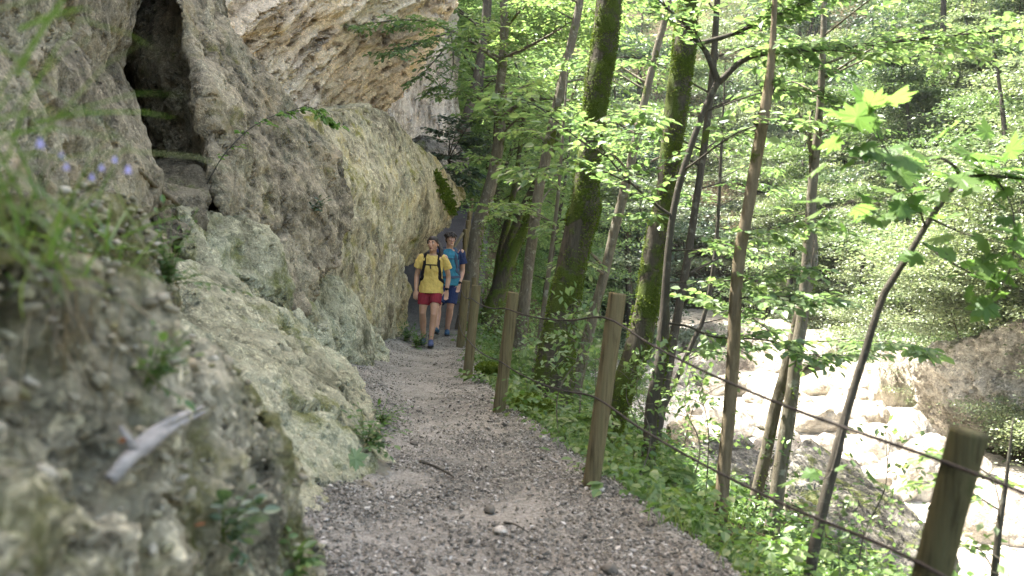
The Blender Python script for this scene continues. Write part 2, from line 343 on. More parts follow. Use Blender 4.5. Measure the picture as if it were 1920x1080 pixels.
# ------------------------------------------------------------------ rocks
def remeshed(bm, voxel, smooth=6):
    me = bpy.data.meshes.new('t'); bm.to_mesh(me); bm.free(); o = bpy.data.objects.new('t', me); COL.objects.link(o)
    r = o.modifiers.new('r', 'REMESH'); r.mode = 'VOXEL'; r.voxel_size = voxel
    if smooth: s = o.modifiers.new('s', 'SMOOTH'); s.factor = .5; s.iterations = smooth
    ev = o.evaluated_get(bpy.context.evaluated_depsgraph_get()); m2 = bpy.data.meshes.new_from_object(ev)
    bpy.data.objects.remove(o); bpy.data.meshes.remove(me); return m2
def get_v(me):
    a = np.empty(len(me.vertices) * 3, np.float32); me.vertices.foreach_get('co', a); return a.reshape(-1, 3).astype(float)
def get_n(me):
    a = np.empty(len(me.vertices) * 3, np.float32); me.vertex_normals.foreach_get('vector', a); return a.reshape(-1, 3).astype(float)
def set_v(me, v): me.vertices.foreach_set('co', np.asarray(v, np.float32).ravel()); me.update()
ROCK_V = []
def roughen(me, amp, scale, seed, aniso=(1, 1, 1), octv=5, ridge=0):
    v = get_v(me); nr = get_n(me); q = v * np.array(aniso) * scale
    d = fbm(q, octv, seed, .55) * amp
    if ridge: d -= np.abs(fbm(q * 1.7, 3, seed + 5)) * ridge - ridge * .25
    d += fbm(v * 3.4, 4, seed + 9, .6) * amp * .28 - np.clip(fbm(v * 2.3, 3, seed + 31) - .25, 0, 1) * amp * 1.0
    set_v(me, v + nr * d[:, None]); return me
def hull_rock(name, pts, voxel, amp, scale, mt, label, seed, smooth=8, ridge=0., aniso=(1, 1, 1), cat='boulder', group=None):
    pts = np.array(pts); bm = bmesh.new()
    for p in pts: bm.verts.new(p)
    r = bmesh.ops.convex_hull(bm, input=bm.verts); bmesh.ops.delete(bm, geom=[g for g in set(r['geom_interior'] + r['geom_unused']) if isinstance(g, bmesh.types.BMVert) and g.is_valid], context='VERTS')
    me = remeshed(bm, voxel, smooth); roughen(me, amp, scale, seed, aniso, 5, ridge)
    me.polygons.foreach_set('use_smooth', np.ones(len(me.polygons), bool))
    v = get_v(me); org = np.array([v[:, 0].mean(), v[:, 1].mean(), v[:, 2].min()]); ROCK_V.append(v); set_v(me, v - org)
    o = link(name, me, mt, loc=org); tag(o, label, cat, group); return o
def front_back(front, back_dir, t):
    """front points (px,py,d) and the same points pushed back into the hillside"""
    f = [P(*q) for q in front]; b = np.array(back_dir, float)
    c = np.mean(f, 0); return f + [c + (p - c) * .82 + b * t for p in f]
M['rock_grey'] = rock_mat('grey_conglomerate', (0.089, 0.078, 0.057), (0.235, 0.201, 0.142), (0.418, 0.362, 0.261), peb=34, peb_h=.012, rough_h=.05, moss=.3, moss_col=(.12, .115, .03), lichen=.2, ochre=.3, ochre_col=(.27, .205, .11), stain=.75)
M['rock_near'] = rock_mat('near_conglomerate', (0.108, 0.104, 0.074), (0.286, 0.270, 0.199), (0.508, 0.473, 0.366), peb=24, peb_h=.026, rough_h=.05, moss=1.0, moss_col=(.085, .09, .02), speck=.95, ochre=.3, ochre_col=(.24, .175, .08), stain=.5)
M['rock_pale'] = rock_mat('pale_conglomerate', (0.130, 0.126, 0.082), (0.324, 0.310, 0.213), (0.508, 0.483, 0.344), peb=38, peb_h=.012, rough_h=.05, moss=.6, moss_col=(.12, .13, .035), lichen=.5, stain=.6)
M['rock_yel'] = rock_mat('yellow_conglomerate', (.15, .13, .085), (.39, .345, .235), (.56, .50, .35), peb=26, peb_h=.016, rough_h=.05, moss=.55, moss_col=(.18, .17, .03), lichen=.25, ochre=.45, ochre_col=(.44, .35, .14), stain=.65, stretch=((0, R_(25), 0), (.7, .7, 1.5)))
M['rock_cliff'] = rock_mat('cliff_conglomerate', (0.400, 0.314, 0.229), (0.740, 0.608, 0.458), (0.860, 0.750, 0.598), peb=16, peb_h=.02, rough_h=.09, stretch=((R_(38), 0, 0), (1.6, 2.2, .5)), ochre=.3, ochre_col=(.64, .46, .18), speck=.4, nscale=3.2, pits=.8, stain=.3)
M['rock_wall'] = rock_mat('grey_cliff', (.24, .22, .19), (.47, .43, .37), (.62, .58, .51), peb=14, peb_h=.02, rough_h=.09, stretch=((0, 0, 0), (.7, .7, 2.6)), speck=.4, nscale=2.5, stain=.4)
M['rock_dark'] = rock_mat('mossy_conglomerate', (.05, .048, .04), (.15, .14, .12), (.30, .285, .25), peb=22, peb_h=.02, rough_h=.06, moss=.55, moss_col=(.085, .10, .025))
# leaning slab boulder with the dark recess on its near side
hull_rock('boulder', front_back([(296, -150, 9.2), (322, -30, 9.0), (350, 30, 8.9), (448, 155, 9.6), (540, 215, 10.3), (628, 290, 11.1), (662, 400, 11.2), (640, 500, 10.6), (560, 590, 9.6), (480, 570, 8.9), (425, 440, 8.3), (408, 300, 8.5), (392, 180, 8.6)], P(470, 240, 1) - CAM, 2.4),
          .03, .15, .9, M['rock_grey'], 'huge leaning grey slab right of the dark cleft, tallest boulder beside the trail', 11, 5, .10)
hull_rock('boulder', front_back([(328, 392, 7.8), (400, 385, 8.2), (500, 430, 8.7), (545, 520, 8.8), (540, 590, 8.6), (470, 575, 8.2), (345, 480, 7.5)], P(430, 480, 1) - CAM, 1.6),
          .032, .12, 1.3, M['rock_pale'], 'pale lichened block under the leaning slab, below the ledge', 13, 3, .05)
hull_rock('boulder', front_back([(-260, -180, 3.9), (140, -100, 6.2), (330, -210, 8.7), (262, -60, 8.5), (240, 10, 8.6), (212, 112, 8.6), (150, 200, 6.8), (-260, 150, 3.8)], P(150, 50, 1) - CAM, 2.2),
          .04, .15, 1.0, M['rock_grey'], 'upper grey rock face in the top left corner', 23, 2, .06)
hull_rock('boulder', front_back([(-260, 80, 3.8), (100, 70, 5.6), (202, 108, 8.1), (248, 190, 8.4), (292, 300, 8.2), (318, 380, 7.6), (200, 470, 6.2), (60, 420, 4.8), (-260, 420, 3.6)], P(200, 280, 1) - CAM, 2.2),
          .04, .15, 1.0, M['rock_grey'], 'grey rock face behind the blurred grass, left of the dark cleft', 25, 2, .06)
hull_rock('boulder', [P(*q) for q in [(400, 170, 9.1), (392, 0, 9.4), (412, 310, 9.0), (232, 100, 10.3), (262, -60, 10.4), (290, 300, 10.1), (300, -140, 10.2), (215, -40, 12.4), (420, -100, 12.4), (430, 330, 12), (230, 330, 12.2)]],
          .04, .12, 1., M['rock_grey'], 'shadowed rock facet inside the dark cleft', 29, 2, .06)
# dirt ledge in the cleft
hull_rock('ledge', [P(*q) for q in [(250, 330, 7.9), (330, 285, 9.6), (400, 300, 9.5), (400, 350, 8.4), (360, 440, 7.7), (300, 470, 7.4), (320, 480, 9.5), (420, 420, 9.8), (330, 290, 10.6)]],
          .03, .12, 2.2, rock_mat('ledge_dirt', (.06, .052, .035), (.13, .113, .08), (.20, .175, .125), moss=.3), 'small earthy ledge at the foot of the dark cleft', 31, 4, cat='ledge')
# boulder across the middle, overhanging the hikers
hull_rock('boulder', front_back([(570, 215, 12.2), (690, 196, 15.5), (716, 205, 16.2), (800, 300, 18.2), (868, 348, 20.2), (876, 372, 20.3), (850, 425, 19.4), (792, 478, 17.9), (765, 500, 17.2), (700, 470, 15.0), (640, 470, 12.6), (600, 330, 11.8)], (-1, .5, 0), 2.6),
          .04, .13, .7, M['rock_yel'], 'big rounded ochre stained boulder overhanging the trail behind the two hikers', 37, 2, .06)
hull_rock('boulder', front_back([(620, 395, 12.1), (700, 410, 13.6), (752, 470, 15.2), (772, 540, 16.4), (772, 612, 16.5), (748, 646, 15.9), (712, 655, 14.2), (655, 600, 12.4), (600, 480, 11.6)], (-1, .45, 0), 1.5),
          .045, .13, 1.1, M['rock_yel'], 'pale mossy boulder standing against the path just left of the woman', 41, 3, .05)
hull_rock('boulder', front_back([(540, 520, 9.9), (610, 500, 10.9), (660, 545, 11.7), (712, 610, 12.4), (734, 660, 12.7), (728, 704, 12.4), (680, 706, 11.3), (615, 690, 9.9), (555, 610, 9.2)], (-1, .45, -.05), 1.4),
          .04, .12, 1.2, M['rock_pale'], 'mossy rounded boulder bulging into the path below the leaning slab', 43, 3, .05)
hull_rock('boulder', front_back([(300, 475, 6.9), (420, 520, 7.4), (540, 575, 7.8), (620, 640, 7.9), (690, 715, 7.7), (722, 800, 7.0), (732, 885, 6.3), (700, 930, 5.6), (640, 1010, 4.9), (560, 1030, 4.5), (420, 760, 4.6), (330, 600, 5.4)], (-1, .35, -.1), 1.5),
          .03, .12, 1.2, M['rock_pale'], 'long pale green sloping boulder at the near left edge of the path', 47, 3, .05)
# near blurred rock in the lower left corner
hull_rock('boulder', front_back([(-200, 420, 1.5), (60, 440, 1.75), (200, 500, 2.1), (330, 590, 2.5), (440, 690, 2.9), (520, 790, 3.2), (572, 900, 3.35), (600, 1010, 3.4), (612, 1120, 3.3), (420, 1240, 2.3), (100, 1300, 1.5), (-200, 1300, 1.2)], (-1, .15, -.1), 1.2),
          .016, .10, 2.1, M['rock_near'], 'rough pebbly rock in the lower left corner, closest to the viewer', 53, 4, .07)
hull_rock('boulder', front_back([(60, 380, 2.6), (200, 360, 3.4), (290, 420, 4.2), (335, 480, 4.7), (345, 560, 4.6), (280, 600, 3.6), (150, 520, 2.7)], (-1, .3, -.1), 1.1),
          .025, .09, 2., M['rock_near'], 'knobbly grey outcrop below the blue flowers', 59, 4, .05)
# fallen dirt fan at the foot of the pale boulder
hull_rock('dirt_mound', [P(*q) for q in [(560, 960, 5.0), (640, 850, 5.9), (700, 820, 6.6), (745, 900, 6.2), (760, 940, 5.6), (700, 1000, 4.9), (600, 1040, 4.5), (600, 900, 6.5)]],
          .03, .06, 2., simple_mat('bank_dirt', (.09, .078, .055), (.20, .172, .125), 5, .95, .03), 'sandy bank of crumbled soil at the foot of the pale boulder', 61, 6, cat='bank')
# ---- the cliff: a lofted sheet closed at the back
def cliff(name, ctrl, nu, nv, mt, label, seed, amp, scale, back, aniso=(1, 1, 1), ridge=.0):
    G = np.array(ctrl, float)                                  # rows top->bottom, cols along the wall (world coords)
    A = np.stack([crom(G[r], nu) for r in range(len(G))]); B = np.stack([crom(A[:, k], nv) for k in range(nu)], 1)
    V = B.reshape(-1, 3); i = (np.arange(nv - 1)[:, None] * nu + np.arange(nu - 1)[None]).ravel()
    Q = np.stack([i, i + nu, i + nu + 1, i + 1], -1)
    du = np.gradient(B, axis=1); dv = np.gradient(B, axis=0); nr = np.cross(dv, du).reshape(-1, 3); nr /= np.linalg.norm(nr, axis=1)[:, None] + 1e-9
    if nr[:, 0].mean() < 0: nr = -nr; Q = Q[:, ::-1]
    q = V * scale
    rot = Matrix.Rotation(R_(38 if aniso[2] > 1 else 0), 3, 'X'); q = (q @ np.array(rot)) * np.array(aniso)
    d = fbm(q, 6, seed, .55) * amp
    if ridge: d -= np.abs(fbm(q * 1.6, 4, seed + 3)) * ridge
    V = V + nr * d[:, None]
    brd = list(range(nu)) + [r * nu + nu - 1 for r in range(1, nv)] + [(nv - 1) * nu + k for k in range(nu - 2, -1, -1)] + [r * nu for r in range(nv - 2, 0, -1)]
    mb = MB(); nb = len(brd); W = np.vstack([V, V[brd] + np.array(back), (V[brd] + np.array(back)).mean(0)[None]]); k0 = len(V)
    F = [tuple(x) for x in Q] + [(brd[k], brd[(k + 1) % nb], k0 + (k + 1) % nb, k0 + k) for k in range(nb)] + [(k0 + k, k0 + (k + 1) % nb, k0 + nb) for k in range(nb)]
    org = np.array([V[:, 0].mean(), V[:, 1].mean(), 0.]); me = mesh_np(name, W - org, [len(f) for f in F], [a for f in F for a in f], True)
    bm = bmesh.new(); bm.from_mesh(me); bmesh.ops.recalc_face_normals(bm, faces=bm.faces); bm.to_mesh(me); bm.free()
    o = link(name, me, mt, loc=org); tag(o, label, 'cliff'); return o
def pz(px, py, d): return P(px, py, d)
TOP = 13.5
rows = []
col_bot = [np.array([-3.2, -9, -.5]), np.array([-3.4, -3, -.4]), np.array([-3.4, 3, -.3]), np.array([-4.2, 8, 0]), pz(440, 420, 13.4), pz(560, 330, 15.6), pz(700, 300, 19.5), pz(775, 335, 22.5)]
col_mid = [np.array([-3.0, -9, 2]), np.array([-3.2, -3, 2]), np.array([-3.6, 3, 2]), np.array([-4.3, 8, 2.6]), pz(440, 260, 13.6), pz(560, 215, 15.8), pz(660, 215, 18.8), pz(725, 235, 22.6)]
col_up = [np.array([-2.8, -9, 5]), np.array([-3.0, -3, 5]), np.array([-3.6, 3, 5]), np.array([-4.2, 8, 4.6]), pz(400, 90, 12.8), pz(560, 95, 15.2), pz(700, 100, 18.6), pz(800, 115, 22)]
col_fr = [np.array([-2.6, -9, 7]), np.array([-2.8, -3, 7]), np.array([-3.3, 3, 6.6]), np.array([-3.8, 8, 6.]), pz(400, -60, 12.2), pz(560, -40, 14.6), pz(740, -30, 18), pz(862, 0, 21.6)]
col_hi = [c * np.array([1, 1, 0]) + np.array([-.15, 0, 9.3]) for c in col_fr]
col_top = [c * np.array([1, 1, 0]) + np.array([-.8, 0, TOP + .5 - max(0, c[1] - 12) * .28]) for c in col_fr]
rows = [col_top, col_hi, col_fr, col_up, col_mid, col_bot]
cliff('cliff', rows, 420, 260, M['rock_cliff'], 'tall overhanging beige cliff with ochre streaks above the boulders', 71, .34, .6, (-7, 0, 0), (.5, .5, 2.6), .20)
g_rows = [[np.array([-4.5, 20, 9.5]), np.array([-3.6, 24, 9.]), np.array([-2.8, 28, 8.5]), np.array([-3.4, 32, 8.])],
          [pz(720, -160, 23.4), pz(775, -120, 24.6), pz(835, -60, 26.8), pz(842, -60, 31)],
          [pz(700, 60, 23), pz(772, 80, 24.8), pz(838, 80, 27), pz(848, 80, 31)],
          [pz(700, 180, 23), pz(772, 180, 25), pz(842, 170, 27.2), pz(852, 160, 31)],
          [pz(700, 300, 23), pz(770, 300, 25), pz(842, 245, 27), pz(856, 240, 31)],
          [pz(700, 420, 23), pz(770, 420, 25), pz(835, 350, 27.4), pz(850, 330, 31)]]
cliff('cliff', g_rows, 200, 200, M['rock_wall'], 'pale grey fluted rock wall closing the far end of the cliff', 83, .30, .6, (-7, 2, 0), (1.3, 1.3, .5), .15)
hull_rock('boulder', front_back([(790, 250, 21.5), (840, 262, 22), (880, 300, 22.6), (886, 345, 22.2), (868, 360, 21.2), (820, 330, 20.5), (790, 290, 20.8)], (-1, .6, 0), 1.5), .07, .2, .9, M['rock_dark'], 'dark bushy knob of rock above the far end of the path', 89, 4, .1)
# moss streak on the overhanging boulder
# ================================================================== TREES
M['leaf_beech'] = leaf_mat('beech_leaf', (.09, .15, .058), (.135, .205, .08), (.19, .25, .105), .55, .03)
M['leaf_maple'] = leaf_mat('maple_leaf', (.08, .15, .04), (.11, .19, .052), (.135, .205, .06), .6, .012)
M['leaf_far'] = leaf_mat('far_leaf', (.09, .125, .062), (.145, .185, .095), (.22, .25, .145), .4, .07, .42)
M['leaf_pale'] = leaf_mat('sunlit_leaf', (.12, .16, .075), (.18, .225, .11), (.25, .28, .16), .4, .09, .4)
M['leaf_mid'] = leaf_mat('bank_leaf', (.05, .085, .035), (.08, .125, .052), (.12, .165, .07), .4, .05)
M['leaf_dark'] = leaf_mat('dark_leaf', (.03, .052, .035), (.05, .082, .048), (.07, .11, .06), .3, .05)
M['leaf_ground'] = leaf_mat('undergrowth_leaf', (.06, .115, .028), (.09, .16, .042), (.14, .19, .06), .45, .03)
M['grass'] = leaf_mat('grass_blade', (.07, .13, .026), (.105, .18, .038), (.18, .215, .07), .5, .03)
M['moss_leaf'] = leaf_mat('moss', (.05, .078, .010), (.085, .125, .016), (.125, .165, .03), .3, .01)
M['bark_moss'] = bark_mat('mossy_bark', (.028, .025, .018), (.09, .08, .058), .72, (.07, .10, .016))
M['bark_grey'] = bark_mat('beech_bark', (.05, .044, .032), (.185, .165, .125), .3, lich=.5)
M['bark_dark'] = bark_mat('dark_bark', (.026, .023, .018), (.085, .076, .06), .15, lich=.2)
M['bark_bare'] = bark_mat('bare_wood', (.065, .052, .032), (.19, .155, .10), .12)
class Foliage:
    """collects the twigs and leaves of one crown"""
    def __init__(s, lsize=.085, tpl=BEECH, seed=0):
        s.tw = MB(); s.brs = [s.tw]; s.lf = MB(); s.ls = lsize; s.tpl = tpl; s.C, s.A, s.Nn, s.Z = [], [], [], []
    def twig_leaves(s, q, keep=.15, step=.5):
        seg = np.linalg.norm(np.diff(q, axis=0), axis=1); L = seg.sum(); n = max(2, int(L / (s.ls * step)))
        t = np.linspace(keep, 1, n); cum = np.concatenate([[0], np.cumsum(seg)]) / L
        pos = np.stack([np.interp(t, cum, q[:, k]) for k in range(3)], 1); dr = unit(q[-1] - q[0]); up = np.array([0, 0, 1.]); sd = np.cross(dr, up); sd = unit(sd)
        alt = np.where(np.arange(n) % 2 == 0, 1, -1)[:, None]
        ax = dr * .75 + alt * sd * .85 + rnd(n, .25) + np.array([0, 0, -.18]); ax[-1] = dr + np.array([0, 0, -.2])
        s.C.append(pos + rnd(n, .006)); s.A.append(ax); s.Nn.append(up + rnd(n, .38)); s.Z.append(s.ls * rng.uniform(.65, 1.2, n))
    def spray(s, pts, r0, ntw, tlen, n=14, droop=.12, start=.2, sub=True, step=.5, flat=.15):
        """a branch along pts carrying side twigs in a flat layer"""
        if s.tw.n: s.tw = MB(); s.brs.append(s.tw)
        C, _ = tube(s.tw, pts, np.linspace(r0, .0022, len(pts)), 6, n)
        for k in range(ntw):
            t = start + (1 - start) * (k + rng.uniform(0, .8)) / ntw; x = t * (n - 1); i = min(int(x), n - 2); b = C[i] + (C[i + 1] - C[i]) * (x - i)
            dr = unit(C[min(i + 1, n - 1)] - C[max(i - 1, 0)]); sd = unit(np.cross(dr, [0, 0, 1.])) * (1 if k % 2 else -1)
            d = unit(dr * rng.uniform(.5, .9) + sd * rng.uniform(.5, 1) + np.array([0, 0, rng.normal() * flat + .03])); L = tlen * rng.uniform(.5, 1.15) * (1.1 - .6 * t)
            e = b + d * L + np.array([0, 0, -droop * L]); mdl = (b + e) / 2 + rnd(1, .03 * L)[0] + np.array([0, 0, .04 * L])
            q, _ = tube(s.tw, [b, mdl, e], [r0 * .35 * (1 - t * .5) + .0015, .0022, .0014], 4, 5); s.twig_leaves(q, .1, step)
            if sub:
                for j in range(2):
                    tt = rng.uniform(.25, .7); bb = q[0] + (q[-1] - q[0]) * tt; d2 = unit(d + unit(np.cross(d, [0, 0, 1.])) * rng.choice([-1, 1]) * .8 + rnd(1, .1)[0]); L2 = L * rng.uniform(.35, .6)
                    q2, _ = tube(s.tw, [bb, bb + d2 * L2 + np.array([0, 0, -.08 * L2])], [.0018, .0012], 4, 3); s.twig_leaves(q2, .2, step)
        s.twig_leaves(C[int(n * .7):], .1, step)
    def build(s, root, org, leafm, barkm, twig=True, gap=None):
        if s.C:
            C = np.concatenate(s.C); keep = np.ones(len(C), bool)
            if gap is not None: keep = fbm(C * gap, 3, 5) > -.28
            leaves(s.lf, C[keep], np.concatenate(s.A)[keep], np.concatenate(s.Nn)[keep], np.concatenate(s.Z)[keep], s.tpl); link('crown', s.lf.mesh('crown', org, False), leafm, root)
        for tw in s.brs:
            if twig and tw.n: link('branch', tw.mesh('branch', org), barkm, root)
def moss_tufts(C, r, n, size, root, org, seed, side=.2, hi=1.0):
    mb = MB(); k = len(C); t = rng.uniform(0, hi, n) * (k - 1.001); i = t.astype(int); f = (t - i)[:, None]; c = C[i] * (1 - f) + C[i + 1] * f; rr = r[i]
    a = rng.uniform(0, 2 * math.pi, n); nr = np.stack([np.cos(a), np.sin(a), rng.normal(0, .2, n)], 1); p = c + nr * rr[:, None] * 1.02
    keep = fbm(p * np.array([4, 4, 2.2]), 3, seed) + .25 * nr[:, 0] > side; p, nr = p[keep], nr[keep]
    leaves(mb, p, nr + rnd(len(p), .55) + np.array([0, 0, -.25]), rnd(len(p)) + np.array([0, 0, .6]), size * rng.uniform(.6, 1.4, len(p)), QUADL)
    o = link('moss', mb.mesh('moss', org, False), M['moss_leaf'], root); tag(o, kind='stuff'); return o
def trunk_pts(lst, d):
    """(px,py,width) list -> world points and radii; the top is carried on upward out of frame"""
    ds = d if isinstance(d, (list, tuple)) else [d] * len(lst)
    p = [P(x, y, e) for (x, y, _), e in zip(lst, ds)]; r = [w_ / 2 / FPX * e for (_, _, w_), e in zip(lst, ds)]
    return np.array(p), np.array(r)
def tree(name, lst, d, bark, label, cat='tree', group=None, extend=4.0, limbs=(), auto=(), leaf='leaf_beech', ls=.094, moss=None, seg=12, sink=True, rough=.12, tpl=BEECH, flare=.3, step=.5, gap=None, mossmat=None):
    p, r = trunk_pts(lst, d); r = r * (.9 if moss and moss[0] > 9000 else .82 if name in ('maple_sapling', 'forked_tree') else 1)
    gzv = float(ground_z(np.array([p[0, 0]]), np.array([p[0, 1]]))[0])
    if sink:                                                    # carry the trunk down to the slope
        b = p[0] + (p[0] - p[1]) / max(.2, np.linalg.norm(p[0] - p[1])) * max(0, (p[0, 2] - gzv + .15)); b[2] = min(b[2], gzv - .1)
        if np.linalg.norm(b - p[0]) > .15: p = np.vstack([b, p]); r = np.concatenate([[r[0] * 1.12], r])
    if extend:
        dr = unit(p[-1] - p[-2]); e = [p[-1] + (dr * .6 + np.array([0, 0, .4])) * extend * k for k in (.5, 1)]; p = np.vstack([p, e]); r = np.concatenate([r, [r[-1] * .75, r[-1] * .3]])
    org = p[0] + np.array([0, 0, .1]); root = empty(name, org, label, cat, group); mb = MB(); nn = max(20, int(np.linalg.norm(np.diff(p, axis=0), axis=1).sum() / .14))
    C, rr = tube(mb, p, r, seg, nn, rough, 3.2, int(abs(p[0, 0] * 100)) % 97, flare)
    F = Foliage(ls, tpl)
    for lb in limbs:                                            # measured limbs: (points px,py,d), thickness, twigs, twig length
        q = [P(*a) for a in lb[0]]; kw = lb[4] if len(lb) > 4 else {}
        F.spray(q, lb[1], lb[2], lb[3], n=max(10, 4 * len(q)), **kw)
    for (z0, z1, cnt, L0, L1, az0, az1) in auto:                # limbs grown off the trunk in a height band
        for k in range(cnt):
            z = rng.uniform(z0, z1); i = int(np.argmin(np.abs(C[:, 2] - z))); a = R_(rng.uniform(az0, az1)); L = rng.uniform(L0, L1); b = C[i]
            dr = np.array([math.cos(a), math.sin(a), rng.uniform(.0, .35)]); e = b + dr * L; md = b + dr * L * .5 + np.array([0, 0, .10 * L]); e[2] -= .05 * L
            F.spray([b, md, e], max(.006, min(.35 * rr[i], .012 * L)), int(4 + 3.2 * L), .42 * L ** .6, n=12, step=step)
    link('trunk', mb.mesh('trunk', org), M[bark], root)
    F.build(root, org, M[leaf], M['bark_dark'] if bark != 'bark_grey' else M['bark_grey'], gap=gap)
    if moss: moss_tufts(C, rr, moss[0], moss[1], root, org, 5, moss[2], moss[3] if len(moss) > 3 else 1.)
    return root, C, rr
# --- the two big mossy trunks
tree('mossy_tree', [(1040, 700, 78), (1046, 640, 70), (1060, 560, 63), (1073, 490, 60), (1086, 430, 62), (1096, 395, 66), (1098, 350, 52), (1103, 300, 48), (1113, 220, 48), (1122, 150, 52), (1132, 90, 52), (1142, -10, 54)], 12.6, 'bark_moss',
     'thick moss covered tree trunk with a burl halfway up, standing behind the second fence post', extend=5, moss=(26000, .023, -.18), seg=18, auto=[(4.5, 9, 9, 1.5, 3.2, -180, 180)], ls=.09)
tree('mossy_tree', [(1140, 830, 46), (1152, 785, 44), (1172, 720, 50), (1196, 650, 54), (1209, 590, 50), (1218, 530, 44), (1230, 450, 44), (1246, 380, 40), (1256, 300, 42), (1266, 220, 46), (1277, 130, 47), (1285, 70, 44), (1289, -10, 40)], 9.8, 'bark_moss',
     'mossy tree trunk with a curved foot, just right of the tall middle fence post', extend=4, moss=(20000, .02, -.14), seg=16, auto=[(3.4, 7, 8, 1.2, 2.6, -180, 180)])
# --- forked sapling with the wide right branch
tree('forked_tree', [(1212, 905, 30), (1218, 830, 28), (1222, 760, 27), (1236, 690, 28), (1244, 620, 27), (1247, 560, 20), (1252, 480, 16), (1262, 400, 15), (1278, 330, 15), (1304, 250, 14), (1330, 185, 14), (1347, 153, 15)], 8.2, 'bark_dark',
     'slender dark tree forking into a wide Y near the top of the view', extend=0, moss=(1500, .025, .0, .35), auto=[(2.0, 2.8, 2, .8, 1.4, -60, 120)],
     limbs=[([(1347, 155, 8.2), (1395, 112, 8.2), (1450, 98, 8.1), (1550, 92, 8.0), (1680, 78, 7.8), (1850, 60, 7.6), (2050, 45, 7.4)], .03, 30, .75),
            ([(1347, 155, 8.2), (1325, 100, 8.2), (1306, 75, 8.2), (1285, 45, 8.1), (1240, 5, 8.0), (1180, -60, 7.9)], .03, 12, .6),
            ([(1310, 82, 8.2), (1370, 65, 8.2), (1430, 40, 8.1), (1500, 10, 8.0), (1600, -30, 7.8)], .024, 24, .65),
            ([(1420, 38, 8.1), (1450, 10, 8.0), (1490, -20, 7.9)], .012, 10, .5),
            ([(1260, 405, 8.2), (1225, 380, 8.1), (1170, 330, 7.9), (1130, 280, 7.7), (1080, 205, 7.4)], .014, 8, .45),
            ([(1200, 352, 8.0), (1120, 318, 7.9), (1040, 312, 7.8), (970, 318, 7.7)], .008, 14, .5),
            ([(1150, 300, 7.8), (1090, 265, 7.6), (1000, 195, 7.3), (940, 185, 7.2)], .008, 14, .45),
            ([(1100, 240, 7.6), (1150, 215, 7.6), (1230, 230, 7.6)], .006, 9, .4),
            ([(1262, 400, 8.2), (1200, 395, 8.0), (1240, 300, 7.6)], .006, 7, .4),
            ([(1255, 470, 8.2), (1340, 465, 8.0), (1440, 430, 7.7), (1560, 418, 7.4)], .010, 18, .6),
            ([(1250, 530, 8.2), (1330, 528, 8.0), (1420, 520, 7.8), (1530, 500, 7.5)], .009, 16, .55),
            ([(1244, 605, 8.2), (1290, 612, 8.1), (1340, 632, 8.0), (1440, 638, 7.9), (1500, 662, 7.8), (1620, 668, 7.6)], .013, 20, .55, {'start': .3})])
tree('bare_tree', [(1350, 985, 22), (1357, 880, 22), (1366, 790, 23), (1375, 660, 23), (1379, 560, 22), (1388, 470, 23), (1403, 390, 22), (1416, 310, 22), (1430, 230, 21), (1441, 160, 17), (1448, 88, 13), (1452, 20, 10)], 7.6, 'bark_bare',
     'straight barkless brown trunk in front of the sunlit stream', extend=2.0, rough=.10, auto=[(2.9, 3.8, 3, .7, 1.3, -40, 90)],
     limbs=[([(1418, 235, 7.6), (1440, 190, 7.6), (1462, 148, 7.6)], .025, 2, .2, {'start': .6}),
            ([(1378, 560, 7.6), (1450, 555, 7.4), (1540, 560, 7.2)], .008, 12, .5)])
tree('twin_tree', [(1438, 1040, 30), (1452, 960, 27), (1463, 880, 26), (1476, 800, 26), (1486, 730, 25), (1494, 660, 24), (1505, 590, 22), (1512, 500, 20), (1518, 420, 19), (1524, 340, 18), (1534, 240, 15), (1541, 140, 13), (1545, 30, 11)], 8.6, 'bark_grey',
     'taller stem of the pair of thin crossing trunks above the stream', extend=2.5, moss=(900, .025, .1, .5), auto=[(2.6, 4.4, 6, .8, 1.6, -60, 120)],
     limbs=[([(1524, 520, 8.6), (1528, 420, 8.7), (1520, 300, 8.7), (1505, 230, 8.8), (1470, 160, 8.9), (1400, 95, 9)], .014, 10, .5),
            ([(1528, 265, 8.6), (1560, 240, 8.5), (1620, 225, 8.3)], .01, 8, .5),
            ([(1492, 660, 8.6), (1400, 590, 8.4), (1310, 560, 8.2)], .009, 14, .6),
            ([(1500, 640, 8.6), (1570, 640, 8.3), (1660, 640, 8.0), (1740, 655, 7.8)], .009, 16, .55)])
tree('twin_tree', [(1400, 1000, 24), (1420, 920, 22), (1436, 850, 22), (1455, 760, 21), (1472, 700, 21), (1484, 650, 20), (1500, 580, 17), (1523, 520, 14), (1528, 470, 12), (1522, 380, 10)], 8.8, 'bark_grey',
     'shorter leaning stem with a mossy crook, crossing behind its taller twin', extend=.8, moss=(700, .025, .05, .8))
